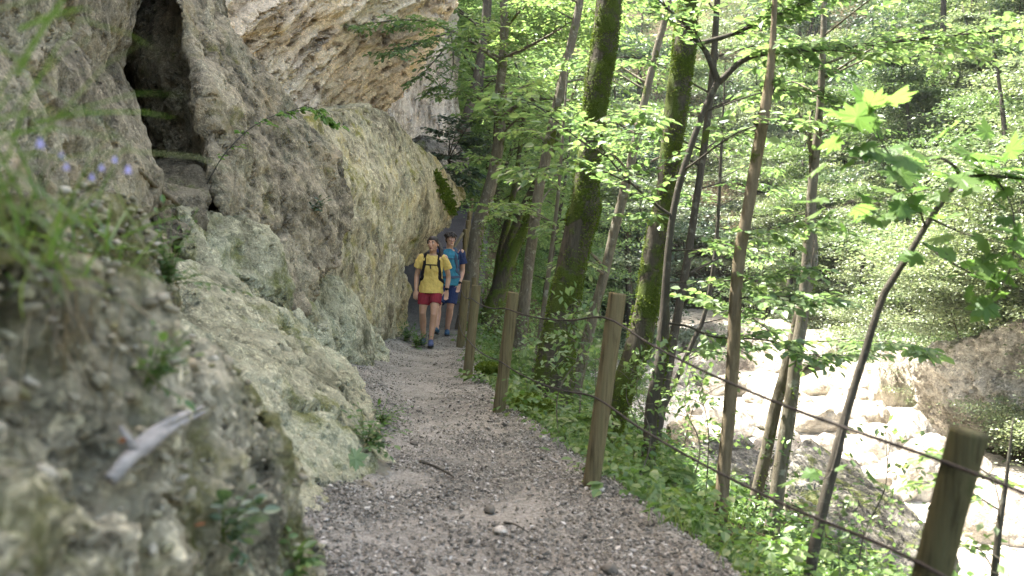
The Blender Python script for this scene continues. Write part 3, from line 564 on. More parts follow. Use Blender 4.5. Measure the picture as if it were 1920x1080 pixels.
# maple sapling near the viewer
F = None
r6, C6, rr6 = tree('maple_sapling', [(1512, 1110, 26), (1530, 1010, 25), (1548, 930, 25), (1566, 860, 24), (1580, 800, 21), (1600, 730, 19), (1622, 660, 17), (1640, 600, 16), (1660, 545, 17), (1690, 500, 15), (1735, 425, 14), (1772, 370, 13), (1802, 335, 13)], 4.7, 'bark_dark',
     'thin crooked dark maple sapling with big lobed leaves, nearest tree by the fence', extend=0, rough=.10, flare=.1)
mb = MB(); TWS = []; org6 = np.array(r6.location)
mt = []
def maple_twig(pts, r, nl, size, spread=.13, t0=.3):
    q = crom(np.array([P(*a) for a in pts]), 16); tw = MB(); TWS.append(tw); tube(tw, q, np.linspace(r, .002, 16), 6, 16)
    for k in range(nl):
        t = t0 + (1 - t0) * (k + .5) / nl; b = q[int(t * 15)]; d = unit(np.array([rng.normal(), rng.normal() * .8 - .2, rng.normal() * .5 + .1])); L = rng.uniform(.5, 1.4) * spread
        e = b + d * L; tube(tw, [b, (b + e) / 2 + np.array([0, 0, .01]), e], .0014, 4, 4); mt.append((e, d + np.array([0, 0, -.35]), np.array([rng.normal() * .45, -.25 + rng.normal() * .3, 1.]), size * rng.uniform(.5, 1.05)))
maple_twig([(1802, 335, 4.7), (1850, 330, 4.65), (1920, 336, 4.6), (2050, 360, 4.5)], .015, 27, .14)
maple_twig([(1802, 335, 4.7), (1790, 312, 4.7), (1760, 295, 4.7), (1720, 292, 4.65)], .012, 11, .15)
maple_twig([(1735, 425, 4.7), (1720, 385, 4.6), (1680, 310, 4.5), (1655, 270, 4.4), (1630, 230, 4.35)], .006, 23, .165, .16)
maple_twig([(1690, 310, 4.5), (1640, 290, 4.4), (1575, 285, 4.3)], .004, 8, .17, .12)
maple_twig([(1725, 400, 4.65), (1680, 390, 4.6), (1600, 380, 4.5), (1560, 400, 4.5)], .004, 20, .12, .13)
maple_twig([(1750, 412, 4.7), (1800, 435, 4.7), (1860, 452, 4.6), (1960, 470, 4.5)], .006, 15, .13)
maple_twig([(1730, 455, 4.7), (1780, 490, 4.6), (1850, 525, 4.5), (1960, 560, 4.4)], .006, 13, .13)
maple_twig([(1868, 332, 4.65), (1900, 400, 4.6), (1895, 500, 4.5), (1860, 560, 4.4)], .004, 15, .13, .12)
maple_twig([(1590, 760, 4.7), (1560, 880, 4.6), (1540, 900, 4.5)], .004, 4, .09)
leaves(mb, [a[0] for a in mt], [a[1] for a in mt], [a[2] for a in mt], [a[3] for a in mt], MAPLE)
link('crown', mb.mesh('crown', org6, False), M['leaf_maple'], r6); [link('branch', tw.mesh('branch', org6), M['bark_dark'], r6) for tw in TWS]
# --- mid distance trunks
tree('curved_tree', [(878, 560, 28), (888, 480, 26), (898, 420, 25), (915, 365, 24), (930, 300, 22), (938, 240, 20), (934, 200, 18), (942, 120, 17), (946, 40, 16), (944, -20, 15)], 18.5, 'bark_grey',
     'S curved tree with mossy bark beside the hikers, left of the other trunks', extend=4, moss=(1800, .05, .15, .8), ls=.11,
     limbs=[([(936, 225, 18.5), (975, 195, 18), (1020, 185, 17.5), (1070, 190, 17), (1120, 200, 16.5)], .05, 16, 1.3),
            ([(944, 110, 18.5), (985, 90, 18), (1040, 60, 17.5), (1100, 20, 17)], .045, 16, 1.3),
            ([(936, 190, 18.5), (975, 165, 19), (1050, 140, 19.5)], .03, 12, 1.2),
            ([(932, 270, 18.5), (960, 232, 18), (1000, 210, 17.5)], .035, 10, 1.1),
            ([(940, 120, 18.5), (900, 90, 18), (860, 60, 17.5)], .03, 12, 1.2),
            ([(943, 60, 18.5), (990, 10, 18), (1060, 5, 17)], .03, 14, 1.3),
            ([(934, 215, 18.5), (890, 180, 18.5), (850, 175, 18)], .03, 12, 1.1)], auto=[(5, 9, 8, 2, 3.5, -180, 180)])
tree('slim_tree', [(978, 610, 24), (987, 530, 22), (998, 450, 21), (1010, 360, 20), (1025, 290, 20), (1042, 210, 19), (1060, 130, 17), (1078, 50, 16), (1090, -20, 15)], 16.5, 'bark_grey',
     'slim pale grey trunk leaning right, just left of the burled mossy trunk', extend=4, ls=.10, auto=[(2.0, 8, 13, 1.3, 2.8, -180, 180)])
tree('slim_tree', [(1098, 650, 20), (1115, 580, 19), (1133, 515, 18), (1150, 440, 18), (1166, 375, 18), (1182, 310, 17), (1197, 240, 16), (1213, 170, 15), (1232, 90, 14), (1252, 10, 13)], 14.5, 'bark_grey',
     'slim grey trunk between the two big mossy trunks', extend=4, ls=.10, auto=[(1.0, 7, 13, 1.0, 2.4, -180, 180)])
tree('slim_tree', [(1262, 640, 17), (1276, 560, 16), (1290, 480, 15), (1302, 400, 14), (1314, 320, 14), (1326, 230, 13), (1336, 140, 13), (1342, 50, 12)], 12, 'bark_dark',
     'thin speckled trunk behind the forked tree, right of the second mossy trunk', extend=3, ls=.095, auto=[(.5, 5.5, 12, .9, 2.0, -180, 180)])
tree('leaning_tree', [(935, 545, 30), (955, 490, 24), (985, 420, 18), (1005, 350, 13), (1022, 290, 10)], 19.5, 'bark_moss', 'foremost mossy stem of the leaning clump behind the fence', extend=2, ls=.11, auto=[(2, 5, 5, 1.2, 2.2, -180, 180)], moss=(1200, .05, .1))
tree('leaning_tree', [(940, 545, 26), (948, 480, 20), (970, 415, 15), (1000, 350, 11), (1030, 300, 9)], 20.2, 'bark_moss', 'middle mossy stem of the leaning clump, bending furthest right', extend=2, ls=.11, auto=[(2, 5, 5, 1.2, 2.2, -180, 180)])
tree('leaning_tree', [(932, 540, 20), (940, 470, 16), (955, 400, 13), (968, 330, 10)], 20.6, 'bark_moss', 'thinnest and most upright mossy stem of the leaning clump', extend=2, ls=.11, auto=[(2, 5, 5, 1.2, 2.2, -180, 180)])
tree('thin_tree', [(1010, 640, 9), (1022, 560, 9), (1035, 460, 8), (1045, 380, 7), (1052, 300, 6)], 14.5, 'bark_grey', 'very thin pale stem in front of the burled trunk\'s left side', extend=1.5, ls=.095, auto=[(1, 4, 7, .7, 1.4, -180, 180)], rough=.05)
tree('thin_tree', [(1295, 650, 9), (1318, 600, 8), (1335, 520, 8), (1345, 430, 7), (1350, 330, 6)], 13.5, 'bark_dark', 'very thin dark stem right of the speckled trunk', extend=1.5, ls=.095, auto=[(0, 4, 8, .8, 1.6, -180, 180)], rough=.05)
tree('thin_tree', [(1862, 1110, 14), (1872, 1000, 12), (1882, 930, 10), (1888, 890, 7)], 5.2, 'bark_dark', 'short thin dark stem beside the nearest fence post', extend=.3, ls=.07, auto=[(-.2, .5, 4, .3, .6, -180, 180)], rough=.05)
tree('cliff_tree', [(868, 250, 22), (878, 210, 17), (892, 150, 15), (905, 80, 14), (912, 0, 13)], 27, 'bark_dark', 'dark leaning trunk growing at the foot of the far cliff edge', extend=4, ls=.15, sink=False, auto=[(6, 12, 12, 1.5, 3, -180, 180)], leaf='leaf_beech')
tree('cliff_tree', [(896, 190, 16), (902, 120, 14), (912, 50, 13), (918, -20, 12)], 29, 'bark_dark', 'second dark trunk close behind the leaning one at the cliff edge', extend=4, ls=.15, sink=False, auto=[(6, 13, 12, 1.5, 3, -180, 180)])
# shrubs rooted in the rock
def rock_bush(name, label, limbs, leaf, ls, bark='bark_dark', cat='bush', tpl=BEECH):
    org = P(*limbs[0][0][0]); root = empty(name, org, label, cat); F = Foliage(ls, tpl)
    for lb in limbs: F.spray([P(*a) for a in lb[0]], lb[1], lb[2], lb[3], n=12)
    F.build(root, org, M[leaf], M[bark]); return root
rock_bush('hanging_branch', 'leafy branch hanging off the beige cliff edge high above the path', [([(845, 60, 19.5), (800, 75, 18.5), (755, 92, 17.6), (735, 105, 17.2)], .03, 16, .75), ([(845, 60, 19.5), (830, 95, 18.5), (800, 130, 18), (790, 145, 17.8)], .02, 12, .6), ([(845, 60, 19.5), (850, 100, 19), (845, 150, 18.6), (820, 165, 18.4)], .02, 14, .7), ([(845, 60, 19.5), (815, 45, 18.6), (770, 42, 18), (745, 50, 17.8)], .02, 12, .6)], 'leaf_beech', .10)
rock_bush('dark_bush', 'dark blue green bush on the rock knob above the far path', [([(840, 300, 21), (860 + 22 * math.cos(a), 285 + 45 * math.sin(a), 20.4 + .3 * math.cos(3 * a)), (858 + 48 * math.cos(a), 282 + 62 * math.sin(a), 20.2)], .015, 14, .6) for a in np.linspace(0, 6.0, 9)], 'leaf_dark', .11)
rock_bush('ledge_sprig', 'long thin sprig arching over the leaning slab', [([(388, 345, 8.2), (420, 290, 8.2), (470, 240, 8.4), (520, 215, 8.6), (570, 205, 8.8)], .007, 8, .12), ([(570, 205, 8.8), (600, 215, 8.8), (630, 235, 8.8)], .004, 5, .16), ([(540, 210, 8.7), (580, 200, 8.7), (615, 225, 8.7)], .004, 5, .16)], 'leaf_maple', .075, cat='sprig')
# ================================================================== FAR FOREST
def crown_tree(seed, H, spread, nlimb, leaf_n, ls, low=.12, conic=.5, rmin=.015, lay=1.0):
    """one forest tree about its own base: trunk mesh and crown mesh"""
    global rng
    keep = rng; rng = np.random.default_rng(seed)
    tb = MB(); q = np.array([[0, 0, -.4], [rng.normal() * .15, rng.normal() * .15, H * .3], [rng.normal() * .036 * H, rng.normal() * .036 * H, H * .65], [rng.normal() * .05 * H, rng.normal() * .05 * H, H]])
    C, r = tube(tb, q, np.array([H * .014, H * .011, H * .007, min(.02, H * .003)]) * (1 if H > 3 else .45), 8, 20, .1, 2., seed, .25); C0, A0, N0 = [], [], []
    for k in range(nlimb):
        h = low + (1 - low) * rng.uniform(0, 1) ** .9; b = C[int(h * 19)]; a = rng.uniform(0, 2 * math.pi); prof = math.sin(math.pi * min(1, (h * .9 + .12))) ** conic
        L = spread * prof * rng.uniform(.55, 1.1); dr = np.array([math.cos(a), math.sin(a), rng.uniform(-.05, .45)]); e = b + dr * L + np.array([0, 0, -.12 * L])
        tube(tb, [b, (b + e) / 2 + np.array([0, 0, .08 * L]), e], [max(rmin, .012 * L), rmin * .8, rmin * .4], 5, 6)
        n_ = int(leaf_n / nlimb * rng.uniform(.6, 1.4) * (.5 + L / spread)); nsub = max(3, int(L * 2.2))
        st = rng.uniform(.25, 1.05, nsub); sc = b + (e - b) * st[:, None] + rng.normal(size=(nsub, 3)) * np.array([.28 * L ** .7, .28 * L ** .7, .10]) 
        pick = rng.integers(0, nsub, n_); sp = rng.normal(size=(n_, 3)) * np.array([.38, .38, .055]) * lay * (L ** .45)
        sp[:, 2] -= .10 * (sp[:, 0] ** 2 + sp[:, 1] ** 2); c = sc[pick] + sp
        ax = unit(dr) * .4 + np.column_stack([sp[:, :2] * 1.6, rng.normal(size=n_) * .25 - .15]) + rng.normal(size=(n_, 3)) * .3; C0.append(c); A0.append(ax); N0.append(np.array([0, 0, 1.]) + rng.normal(size=(n_, 3)) * .36)
    lb = MB(); C0 = np.concatenate(C0); leaves(lb, C0, np.concatenate(A0), np.concatenate(N0), ls * rng.uniform(.6, 1.3, len(C0)), QUADL, ls * 1.15 * rng.uniform(.6, 1.2, len(C0)))
    rng = keep; return tb.mesh('trunk'), lb.mesh('crown', smooth=False)
TPL = {}
def forest_tree(key, name, loc, rz, sc, label, group, leafm, barkm, cat='tree'):
    tm, cm = TPL[key]; r = empty(name, loc, label, cat, group); r.rotation_euler = (rng.normal() * .05, rng.normal() * .05, rz); r.scale = (sc, sc, sc * rng.uniform(.9, 1.15))
    for nm, me, mt in (('trunk', tm, barkm), ('crown', cm, leafm)):
        o = bpy.data.objects.new(nm, me); COL.objects.link(o); o.parent = r
        if not me.materials: me.materials.append(None)
        o.material_slots[0].link = 'OBJECT'; o.material_slots[0].material = mt
    return r
for k in range(4): TPL[k] = crown_tree(100 + k, 14, 4.4, 23, 20000, .165)
for k in range(4, 7): TPL[k] = crown_tree(100 + k, 6.5, 2.6, 20, 11000, .10, .08, .4)
for k in range(7, 9): TPL[k] = crown_tree(100 + k, 2.4, 1.7, 15, 5200, .095, .05, .3)
def spots(n, x0, x1, y0, y1, mind, ok):
    out = []; t = 0
    while len(out) < n and t < n * 60:
        t += 1; x, y = rng.uniform(x0, x1), rng.uniform(y0, y1)
        if not ok(x, y) or any((x - a) ** 2 + (y - b) ** 2 < mind ** 2 for a, b in out): continue
        out.append((x, y))
    return out
def gz1(x, y): return float(ground_z(np.array([x]), np.array([y]))[0])
for k, (x, y) in enumerate(spots(74, 16, 62, 26, 96, 3.1, lambda x, y: x - right_x(y) > 1.6 and x < 16 + y * .62)):
    forest_tree(k % 4, 'forest_tree', (x, y, gz1(x, y)), rng.uniform(0, 6.28), rng.uniform(.7, 1.15), ('light green', 'pale sunlit', 'mid green', 'light green', 'dark green')[k % 5] + ' tree on the steep slope across the stream', 'trees across the stream', M[('leaf_far', 'leaf_pale', 'leaf_mid', 'leaf_far', 'leaf_dark')[k % 5]], M['bark_dark'])
for k, (x, y) in enumerate(spots(120, -22, 66, 60, 126, 3.4, lambda x, y: not (right_x(y) - 11 < x < right_x(y) and y < 92))):
    forest_tree(k % 4, 'forest_tree', (x, y, gz1(x, y)), rng.uniform(0, 6.28), rng.uniform(1.0, 1.8), ('hazy light green', 'hazy mid green', 'hazy dark green', 'hazy light green')[k % 4] + ' tree of the wood closing the far end of the gorge', 'trees closing the gorge', M[('leaf_far', 'leaf_mid', 'leaf_dark', 'leaf_far')[k % 4]], M['bark_dark'])
for k, (x, y) in enumerate(spots(26, -9, 8, 27, 62, 2.8, lambda x, y: (x > fence_x(y) + .8 or x < left_x(y) - 1 and y > 31) and x < 1.5)):
    forest_tree(k % 4 if k % 2 else 4 + k % 3, 'forest_tree', (x, y, gz1(x, y)), rng.uniform(0, 6.28), rng.uniform(.75, 1.2), 'leafy tree on the wooded bank beyond the stepped path', 'trees beyond the stepped path', M['leaf_beech'], M['bark_dark'])
for k, (x, y) in enumerate(spots(60, 13.5, 34, 26, 70, 1.5, lambda x, y: 0.2 < x - right_x(y) < 10)):
    forest_tree(7 + k % 2, 'shrub', (x, y, gz1(x, y) - .1), rng.uniform(0, 6.28), rng.uniform(.8, 1.5), 'bushy green shrub rooted along the far bank of the stream', 'shrubs along the far bank', M['leaf_far'], M['bark_dark'], 'shrub')
for k, (x, y) in enumerate(spots(120, 16, 72, 34, 112, 2.6, lambda x, y: x - right_x(y) > 3 and x < 14 + y * .62)):
    forest_tree(7 + k % 2, 'shrub', (x, y, gz1(x, y) - .2), rng.uniform(0, 6.28), rng.uniform(1.4, 2.8), ('light green', 'mid green', 'dark green', 'light green')[k % 4] + ' rounded thicket on the wooded slope across the stream', 'thickets on the far slope', M[('leaf_far', 'leaf_mid', 'leaf_dark', 'leaf_far')[k % 4]], M['bark_dark'], 'thicket')
for k, (x, y) in enumerate(spots(12, -1, 4, 30, 48, 1.4, lambda x, y: fence_x(y) + 1.2 < x < fence_x(y) + 5 and gz1(x, y) > -3.6)):
    forest_tree(7 + k % 2, 'shrub', (x, y, gz1(x, y) - .1), rng.uniform(0, 6.28), rng.uniform(.45, .9), 'low leafy shrub on the shaded near slope', 'shrubs on the near slope', M['leaf_ground'], M['bark_dark'], 'shrub')
# ---------------------------------------------------------------- undergrowth too dense to count
def scatter(n, x0, x1, y0, y1, ok):
    x = rng.uniform(x0, x1, n); y = rng.uniform(y0, y1, n); k = ok(x, y); x, y = x[k], y[k]; return x, y, ground_z(x, y)
mb = MB()
x, y, z = scatter(26000, 14, 60, 22, 90, lambda x, y: (x - right_x(y) > .1) & (fbm(np.stack([x, y, 0 * x], 1) * .35, 3, 4) > -.12))
nn = len(x); c = np.stack([x, y, z + rng.uniform(.0, 1.0, nn) ** 2 * 1.2], 1); leaves(mb, c, rnd(nn) * np.array([1, 1, .35]) + np.array([-.5, -.3, -.2]), rnd(nn, .45) + np.array([-.3, -.1, 1]), rng.uniform(.12, .26, nn), QUADL, rng.uniform(.14, .28, nn))
o = link('bank_undergrowth', mb.mesh('bank_undergrowth', smooth=False), M['leaf_mid']); tag(o, 'dense leafy undergrowth covering the slope across the stream', 'undergrowth', kind='stuff')
mb = MB()
x, y, z = scatter(17000, -1, 9, 2.2, 30, lambda x, y: (x - fence_x(y) > .20 + .55 * fbm(np.stack([0 * x, y, 0 * x], 1) * 2.3, 3, 71)) & (x - fence_x(y) < 4.6) & (fbm(np.stack([x, y, 0 * x], 1) * .8, 3, 14) > -.22) & (rng.uniform(size=len(x)) < np.clip(1.35 - (x - fence_x(y)) * .26, .12, 1)))
for (a, b, c_) in zip(x, y, z):
    h = rng.uniform(.05, .38) * (1 if a - fence_x(b) > .7 else .6); n_ = rng.integers(6, 13); th = rng.uniform(0, 6.28, n_); rr = rng.uniform(.02, .20, n_); hh = h * rng.uniform(.45, 1.05, n_)
    pc = np.stack([a + rr * np.cos(th), b + rr * np.sin(th), c_ + hh], 1); s_ = rng.uniform(.03, .085) 
    leaves(mb, pc, np.stack([np.cos(th), np.sin(th), np.full(n_, -.25)], 1) + rnd(n_, .3), rnd(n_, .35) + np.array([0, 0, 1]), s_ * rng.uniform(.7, 1.3, n_), BEECH, s_ * 1.25)
o = link('undergrowth', mb.mesh('undergrowth', smooth=False), M['leaf_ground']); tag(o, 'low leafy plants carpeting the slope below the fence', 'undergrowth', kind='stuff')
mb = MB()
x, y, z = scatter(20000, -1, 4, 2.6, 20, lambda x, y: (x - fence_x(y) > .20 + .45 * fbm(np.stack([x * 0, y, 0 * x], 1) * 2.1, 3, 61)) & (x - fence_x(y) < 1.9) & (fbm(np.stack([x, y, 0 * x], 1) * 1.1, 3, 24) > -.12))
nn = len(x); a = rng.uniform(0, 6.28, nn); leaves(mb, np.stack([x, y, z - .01], 1), np.stack([np.cos(a) * .5, np.sin(a) * .5, np.full(nn, 1.)], 1), np.stack([-np.cos(a), -np.sin(a), np.full(nn, .4)], 1), rng.uniform(.10, .30, nn), BLADE, rng.uniform(.18, .34, nn))
o = link('grass', mb.mesh('grass', smooth=False), M['grass']); tag(o, 'fine bright grass along the edge of the footpath', 'grass', kind='stuff')
# ferns on the slope: things
def fern_mesh(seed):
    r = np.random.default_rng(seed); mb = MB(); 
    for k in range(11):
        a = k / 11 * 6.28 + r.normal() * .2; L = r.uniform(.45, .75); t = np.linspace(0, 1, 22)[1:]; st = np.stack([np.cos(a) * L * t * .9, np.sin(a) * L * t * .9, L * (1.15 * t - 1.0 * t * t)], 1)
        tube(mb, st, np.linspace(.004, .001, 21), 4, 21); tg = np.gradient(st, axis=0); tg /= np.linalg.norm(tg, axis=1)[:, None]; sd = np.cross(tg, [0, 0, 1.]); sd /= np.linalg.norm(sd, axis=1)[:, None]; w_ = .17 * np.sin(np.pi * np.clip(t * .92 + .06, 0, 1)) ** .8
        for s_ in (1, -1): leaves(mb, st, sd * s_ + tg * .45 + np.array([0, 0, -.15]), np.cross(sd, tg) + r.normal(size=(21, 3)) * .1, w_, QUADL, .075)
    return mb.mesh('fern', smooth=False)
FERN = [fern_mesh(k) for k in (1, 2, 3)]
for k, (x, y) in enumerate(spots(34, -.5, 5, 6.5, 22, .55, lambda x, y: .5 < x - fence_x(y) < 3.4)):
    o = bpy.data.objects.new('fern', FERN[k % 3]); COL.objects.link(o); o.location = (x, y, gz1(x, y) - .02); o.rotation_euler = (0, R_(12), rng.uniform(0, 6.28)); o.scale = [rng.uniform(.6, 1.1)] * 3
    if not FERN[k % 3].materials: FERN[k % 3].materials.append(M['leaf_ground'])
    tag(o, 'green fern growing on the slope below the fence', 'fern', 'ferns on the slope')
# ---------------------------------------------------------------- stream boulders
def boulder_mesh(seed, el=(1, 1, 1), sub=5, amp=.22, dent=.2):
    bm = bmesh.new(); bmesh.ops.create_icosphere(bm, subdivisions=sub, radius=1); me = bpy.data.meshes.new('boulder'); bm.to_mesh(me); bm.free(); v = get_v(me); u = v / np.linalg.norm(v, axis=1)[:, None]
    r = np.random.default_rng(seed); d = 1 + amp * fbm(u * 1.1 + seed, 4, seed)
    for k in range(9): a = unit(r.normal(size=3)); hh = r.uniform(.62, .92); dd = (u * d[:, None]) @ a; d = np.where(dd > hh, d * (hh + (dd - hh) * dent) / np.maximum(dd, 1e-3), d)
    set_v(me, u * d[:, None] * np.array(el)); me.polygons.foreach_set('use_smooth', np.ones(len(me.polygons), bool)); return me
def bed_pt(px, py, z=-3.9):
    dv = _F + _R * (px - 960) / FPX - _U * (py - 540) / FPX; t = (z - CAM[2]) / dv[2]; return CAM + dv * t, t
RB = [boulder_mesh(200 + k) for k in range(6)]
def put_boulder(k, px, py, wpx, asp, hgt, tilt, rz, label, group=None, mt='river_boulder', z=-3.9):
    p, t = bed_pt(px, py, z); w_ = wpx / FPX * t / 2; me = RB[k % 6].copy(); o = link('boulder', me, M[mt], loc=p + np.array([0, 0, w_ * hgt * .45])); o.rotation_euler = (R_(rng.uniform(-8, 8)), R_(tilt), R_(rz)); o.scale = (w_, w_ * asp, w_ * hgt * 1.45); return tag(o, label, 'boulder', group)
put_boulder(0, 1440, 690, 190, 1.0, .55, -22, 20, 'long smooth pale boulder left of the twin trunks, across the stream bed')
put_boulder(1, 1395, 668, 150, .9, .5, -24, 20, 'pale slanting slab behind the long smooth boulder in the stream bed')
put_boulder(2, 1330, 668, 130, .9, .55, -24, 15, 'pale slanting slab right of the second mossy trunk in the stream bed')
put_boulder(3, 1288, 715, 110, .9, .5, -22, 15, 'low tan boulder at the left end of the stream bed')
put_boulder(4, 1545, 690, 120, 1., .75, -15, 10, 'rounded shaded boulder between the twin trunks and the maple sapling')
put_boulder(5, 1600, 735, 140, 1., .5, -10, 0, 'flat pale boulder behind the maple sapling')
put_boulder(0, 1686, 760, 120, 1.0, 1.35, 0, 40, 'tall cracked brown boulder below the far bank, right of the maple sapling')
put_boulder(1, 1630, 745, 70, 1., 1.2, 10, 70, 'dark mossy boulder left of the tall cracked one')
put_boulder(2, 1735, 920, 150, .9, .75, 10, 30, 'big pale speckled boulder left of the nearest fence post')
put_boulder(3, 1560, 905, 150, 1., .35, 0, 10, 'flat bleached slab in the middle of the stream bed')
put_boulder(4, 1620, 965, 170, 1., .3, -5, 30, 'wide low bleached slab above the mossy rock')
put_boulder(5, 1500, 800, 170, 1., .35, -8, 10, 'wide bleached slab between the twin trunks and the maple sapling')
put_boulder(2, 1880, 1000, 190, 1., .5, 0, 15, 'bleached slab right of the nearest fence post')
put_boulder(1, 1660, 840, 110, 1., .5, 0, 55, 'medium bleached boulder right of the maple sapling stem')
for k in range(64):
    px = rng.uniform(1270, 1900); py = rng.uniform(max(640, 640 + (px - 1270) * .22), 1010)
    put_boulder(k, px, py, rng.uniform(30, 100), rng.uniform(.7, 1.2), rng.uniform(.45, .8), rng.uniform(-20, 10), rng.uniform(0, 180), 'small bleached boulder among the larger stones of the stream bed', 'small stream boulders')
# right bank rock wall
M['rock_dark2'] = rock_mat('brown_wall', (.21, .195, .165), (.42, .395, .35), (.56, .53, .48), peb=14, peb_h=.02, rough_h=.08, moss=.3)
hull_rock('rock_wall', [P(*q) for q in [(1700, 700, 33.5), (1760, 650, 32), (1900, 600, 30), (2150, 540, 27), (2150, 900, 28), (1960, 870, 30), (1800, 850, 34), (1705, 830, 36)]] + [P(*q) + np.array([7, 3, 0]) for q in [(1760, 640, 36), (2150, 540, 31), (2150, 900, 29), (1760, 830, 37)]],
          .12, .45, .45, M['rock_dark2'], 'shaded overhanging rock wall of the far bank at the right edge', 97, 6, .2, cat='rock wall')
for (px, py, dd, sc) in [(1745, 565, 32, 0.9), (1800, 555, 31, 1.12), (1860, 535, 30, 1.2), (1920, 525, 29, 1.2), (1780, 530, 33, 1.5), (1850, 500, 32, 1.5), (1920, 480, 31, 1.6)]:
    p = P(px, py + 40, dd); forest_tree(7, 'shrub', p - np.array([0, 0, .2]), rng.uniform(0, 6.28), sc, 'leafy shrub hanging over the shaded rock wall at the right edge', 'shrubs over the rock wall', M['leaf_far'], M['bark_dark'], 'shrub')
hull_rock('boulder', [P(*q) + np.array([0, 0, dz]) for q in [(1275, 840, 14.5), (1330, 815, 15.5), (1400, 820, 16), (1450, 860, 15.5), (1470, 930, 14.5), (1400, 960, 13), (1300, 930, 13)] for dz in (0, -1.0)],
          .05, .14, 1.2, M['rock_dark'], 'grey angular boulder at the foot of the near slope behind the barkless trunk', 101, 5, .08)
hull_rock('boulder', [P(*q) + np.array([0, 0, dz]) for q in [(1250, 790, 19), (1290, 780, 20), (1330, 800, 20), (1330, 850, 18), (1260, 850, 17)] for dz in (0, -1.0)],
          .06, .14, 1.2, M['rock_grey'], 'small grey boulder peeping out behind the mossy trunk foot', 103, 5, .08)
hull_rock('boulder', [P(*q) + np.array([0, 0, dz]) for q in [(1450, 850, 13.5), (1520, 830, 15), (1600, 860, 15), (1720, 970, 14.5), (1800, 1040, 13), (1700, 1100, 10.5), (1560, 1000, 11), (1470, 930, 12)] for dz in (0, -1.3)],
          .05, .16, 1.1, M['rock_dark'], 'broad dark mossy rock between the near slope and the stream', 107, 5, .10)

# young saplings standing on the near slope
for k in range(4): TPL[20 + k] = crown_tree(300 + k, 1.5, .62, 9, 150, .085, .25, .5, .0032, .45)
for k, (x, y) in enumerate(spots(34, -.8, 5.5, 3.4, 21, .45, lambda x, y: .35 < x - fence_x(y) < 2.3)):
    forest_tree(20 + k % 4, 'sapling', (x, y, gz1(x, y)), rng.uniform(0, 6.28), rng.uniform(.4, .95) * (.6 if y < 6 else 1), 'young leafy sapling growing on the slope below the fence', 'saplings on the near slope', M['leaf_beech'], M['bark_grey'], 'sapling')
# ================================================================== PEOPLE
def skin_mat(name, c):
    m, nt, out = mat(name); n = N(nt); tc = n('TexCoord').outputs['Object']; f = n.noise(tc, 14, 4)
    col = n.ramp(f, [(.3, tuple(x * .88 for x in c)), (.7, tuple(x * 1.1 for x in c))]); b = principled(n, out, col, .5, .35)
    b.inputs['Subsurface Weight'].default_value = .12; b.inputs['Subsurface Radius'].default_value = (.012, .005, .003); return m
def cloth(name, c, bs=160): return simple_mat(name, tuple(x * .85 for x in c), tuple(min(1, x * 1.12) for x in c), 9, .85, .012, spec=.12, bscale=14)
M['skin_w'] = skin_mat('tanned_skin', (.40, .235, .155)); M['skin_m'] = skin_mat('fair_skin', (.42, .25, .18))
M['yellow'] = cloth('yellow_jersey', (.52, .385, .115)); M['red'] = cloth('dark_red_cotton', (.20, .025, .035)); M['teal'] = cloth('teal_jersey', (.04, .17, .245)); M['navy'] = cloth('navy_cotton', (.024, .036, .095))
M['black'] = cloth('black_nylon', (.012, .012, .014)); M['slate'] = cloth('slate_nylon', (.05, .07, .11)); M['shoe'] = cloth('shoe_fabric', (.06, .075, .14)); M['shoe2'] = cloth('blue_shoe_fabric', (.03, .07, .12)); M['sole'] = cloth('rubber_sole', (.03, .03, .033))
M['hair'] = simple_mat('dark_hair', (.008, .006, .005), (.035, .024, .018), 60, .45, .003, (1, 1, .15), spec=.4); M['eye'] = simple_mat('eye_white', (.55, .52, .5), (.6, .58, .55), 5, .2); M['iris'] = simple_mat('dark_iris', (.015, .01, .008), (.03, .02, .015), 5, .2); M['lip'] = simple_mat('lips', (.30, .10, .08), (.36, .13, .10), 20, .4)
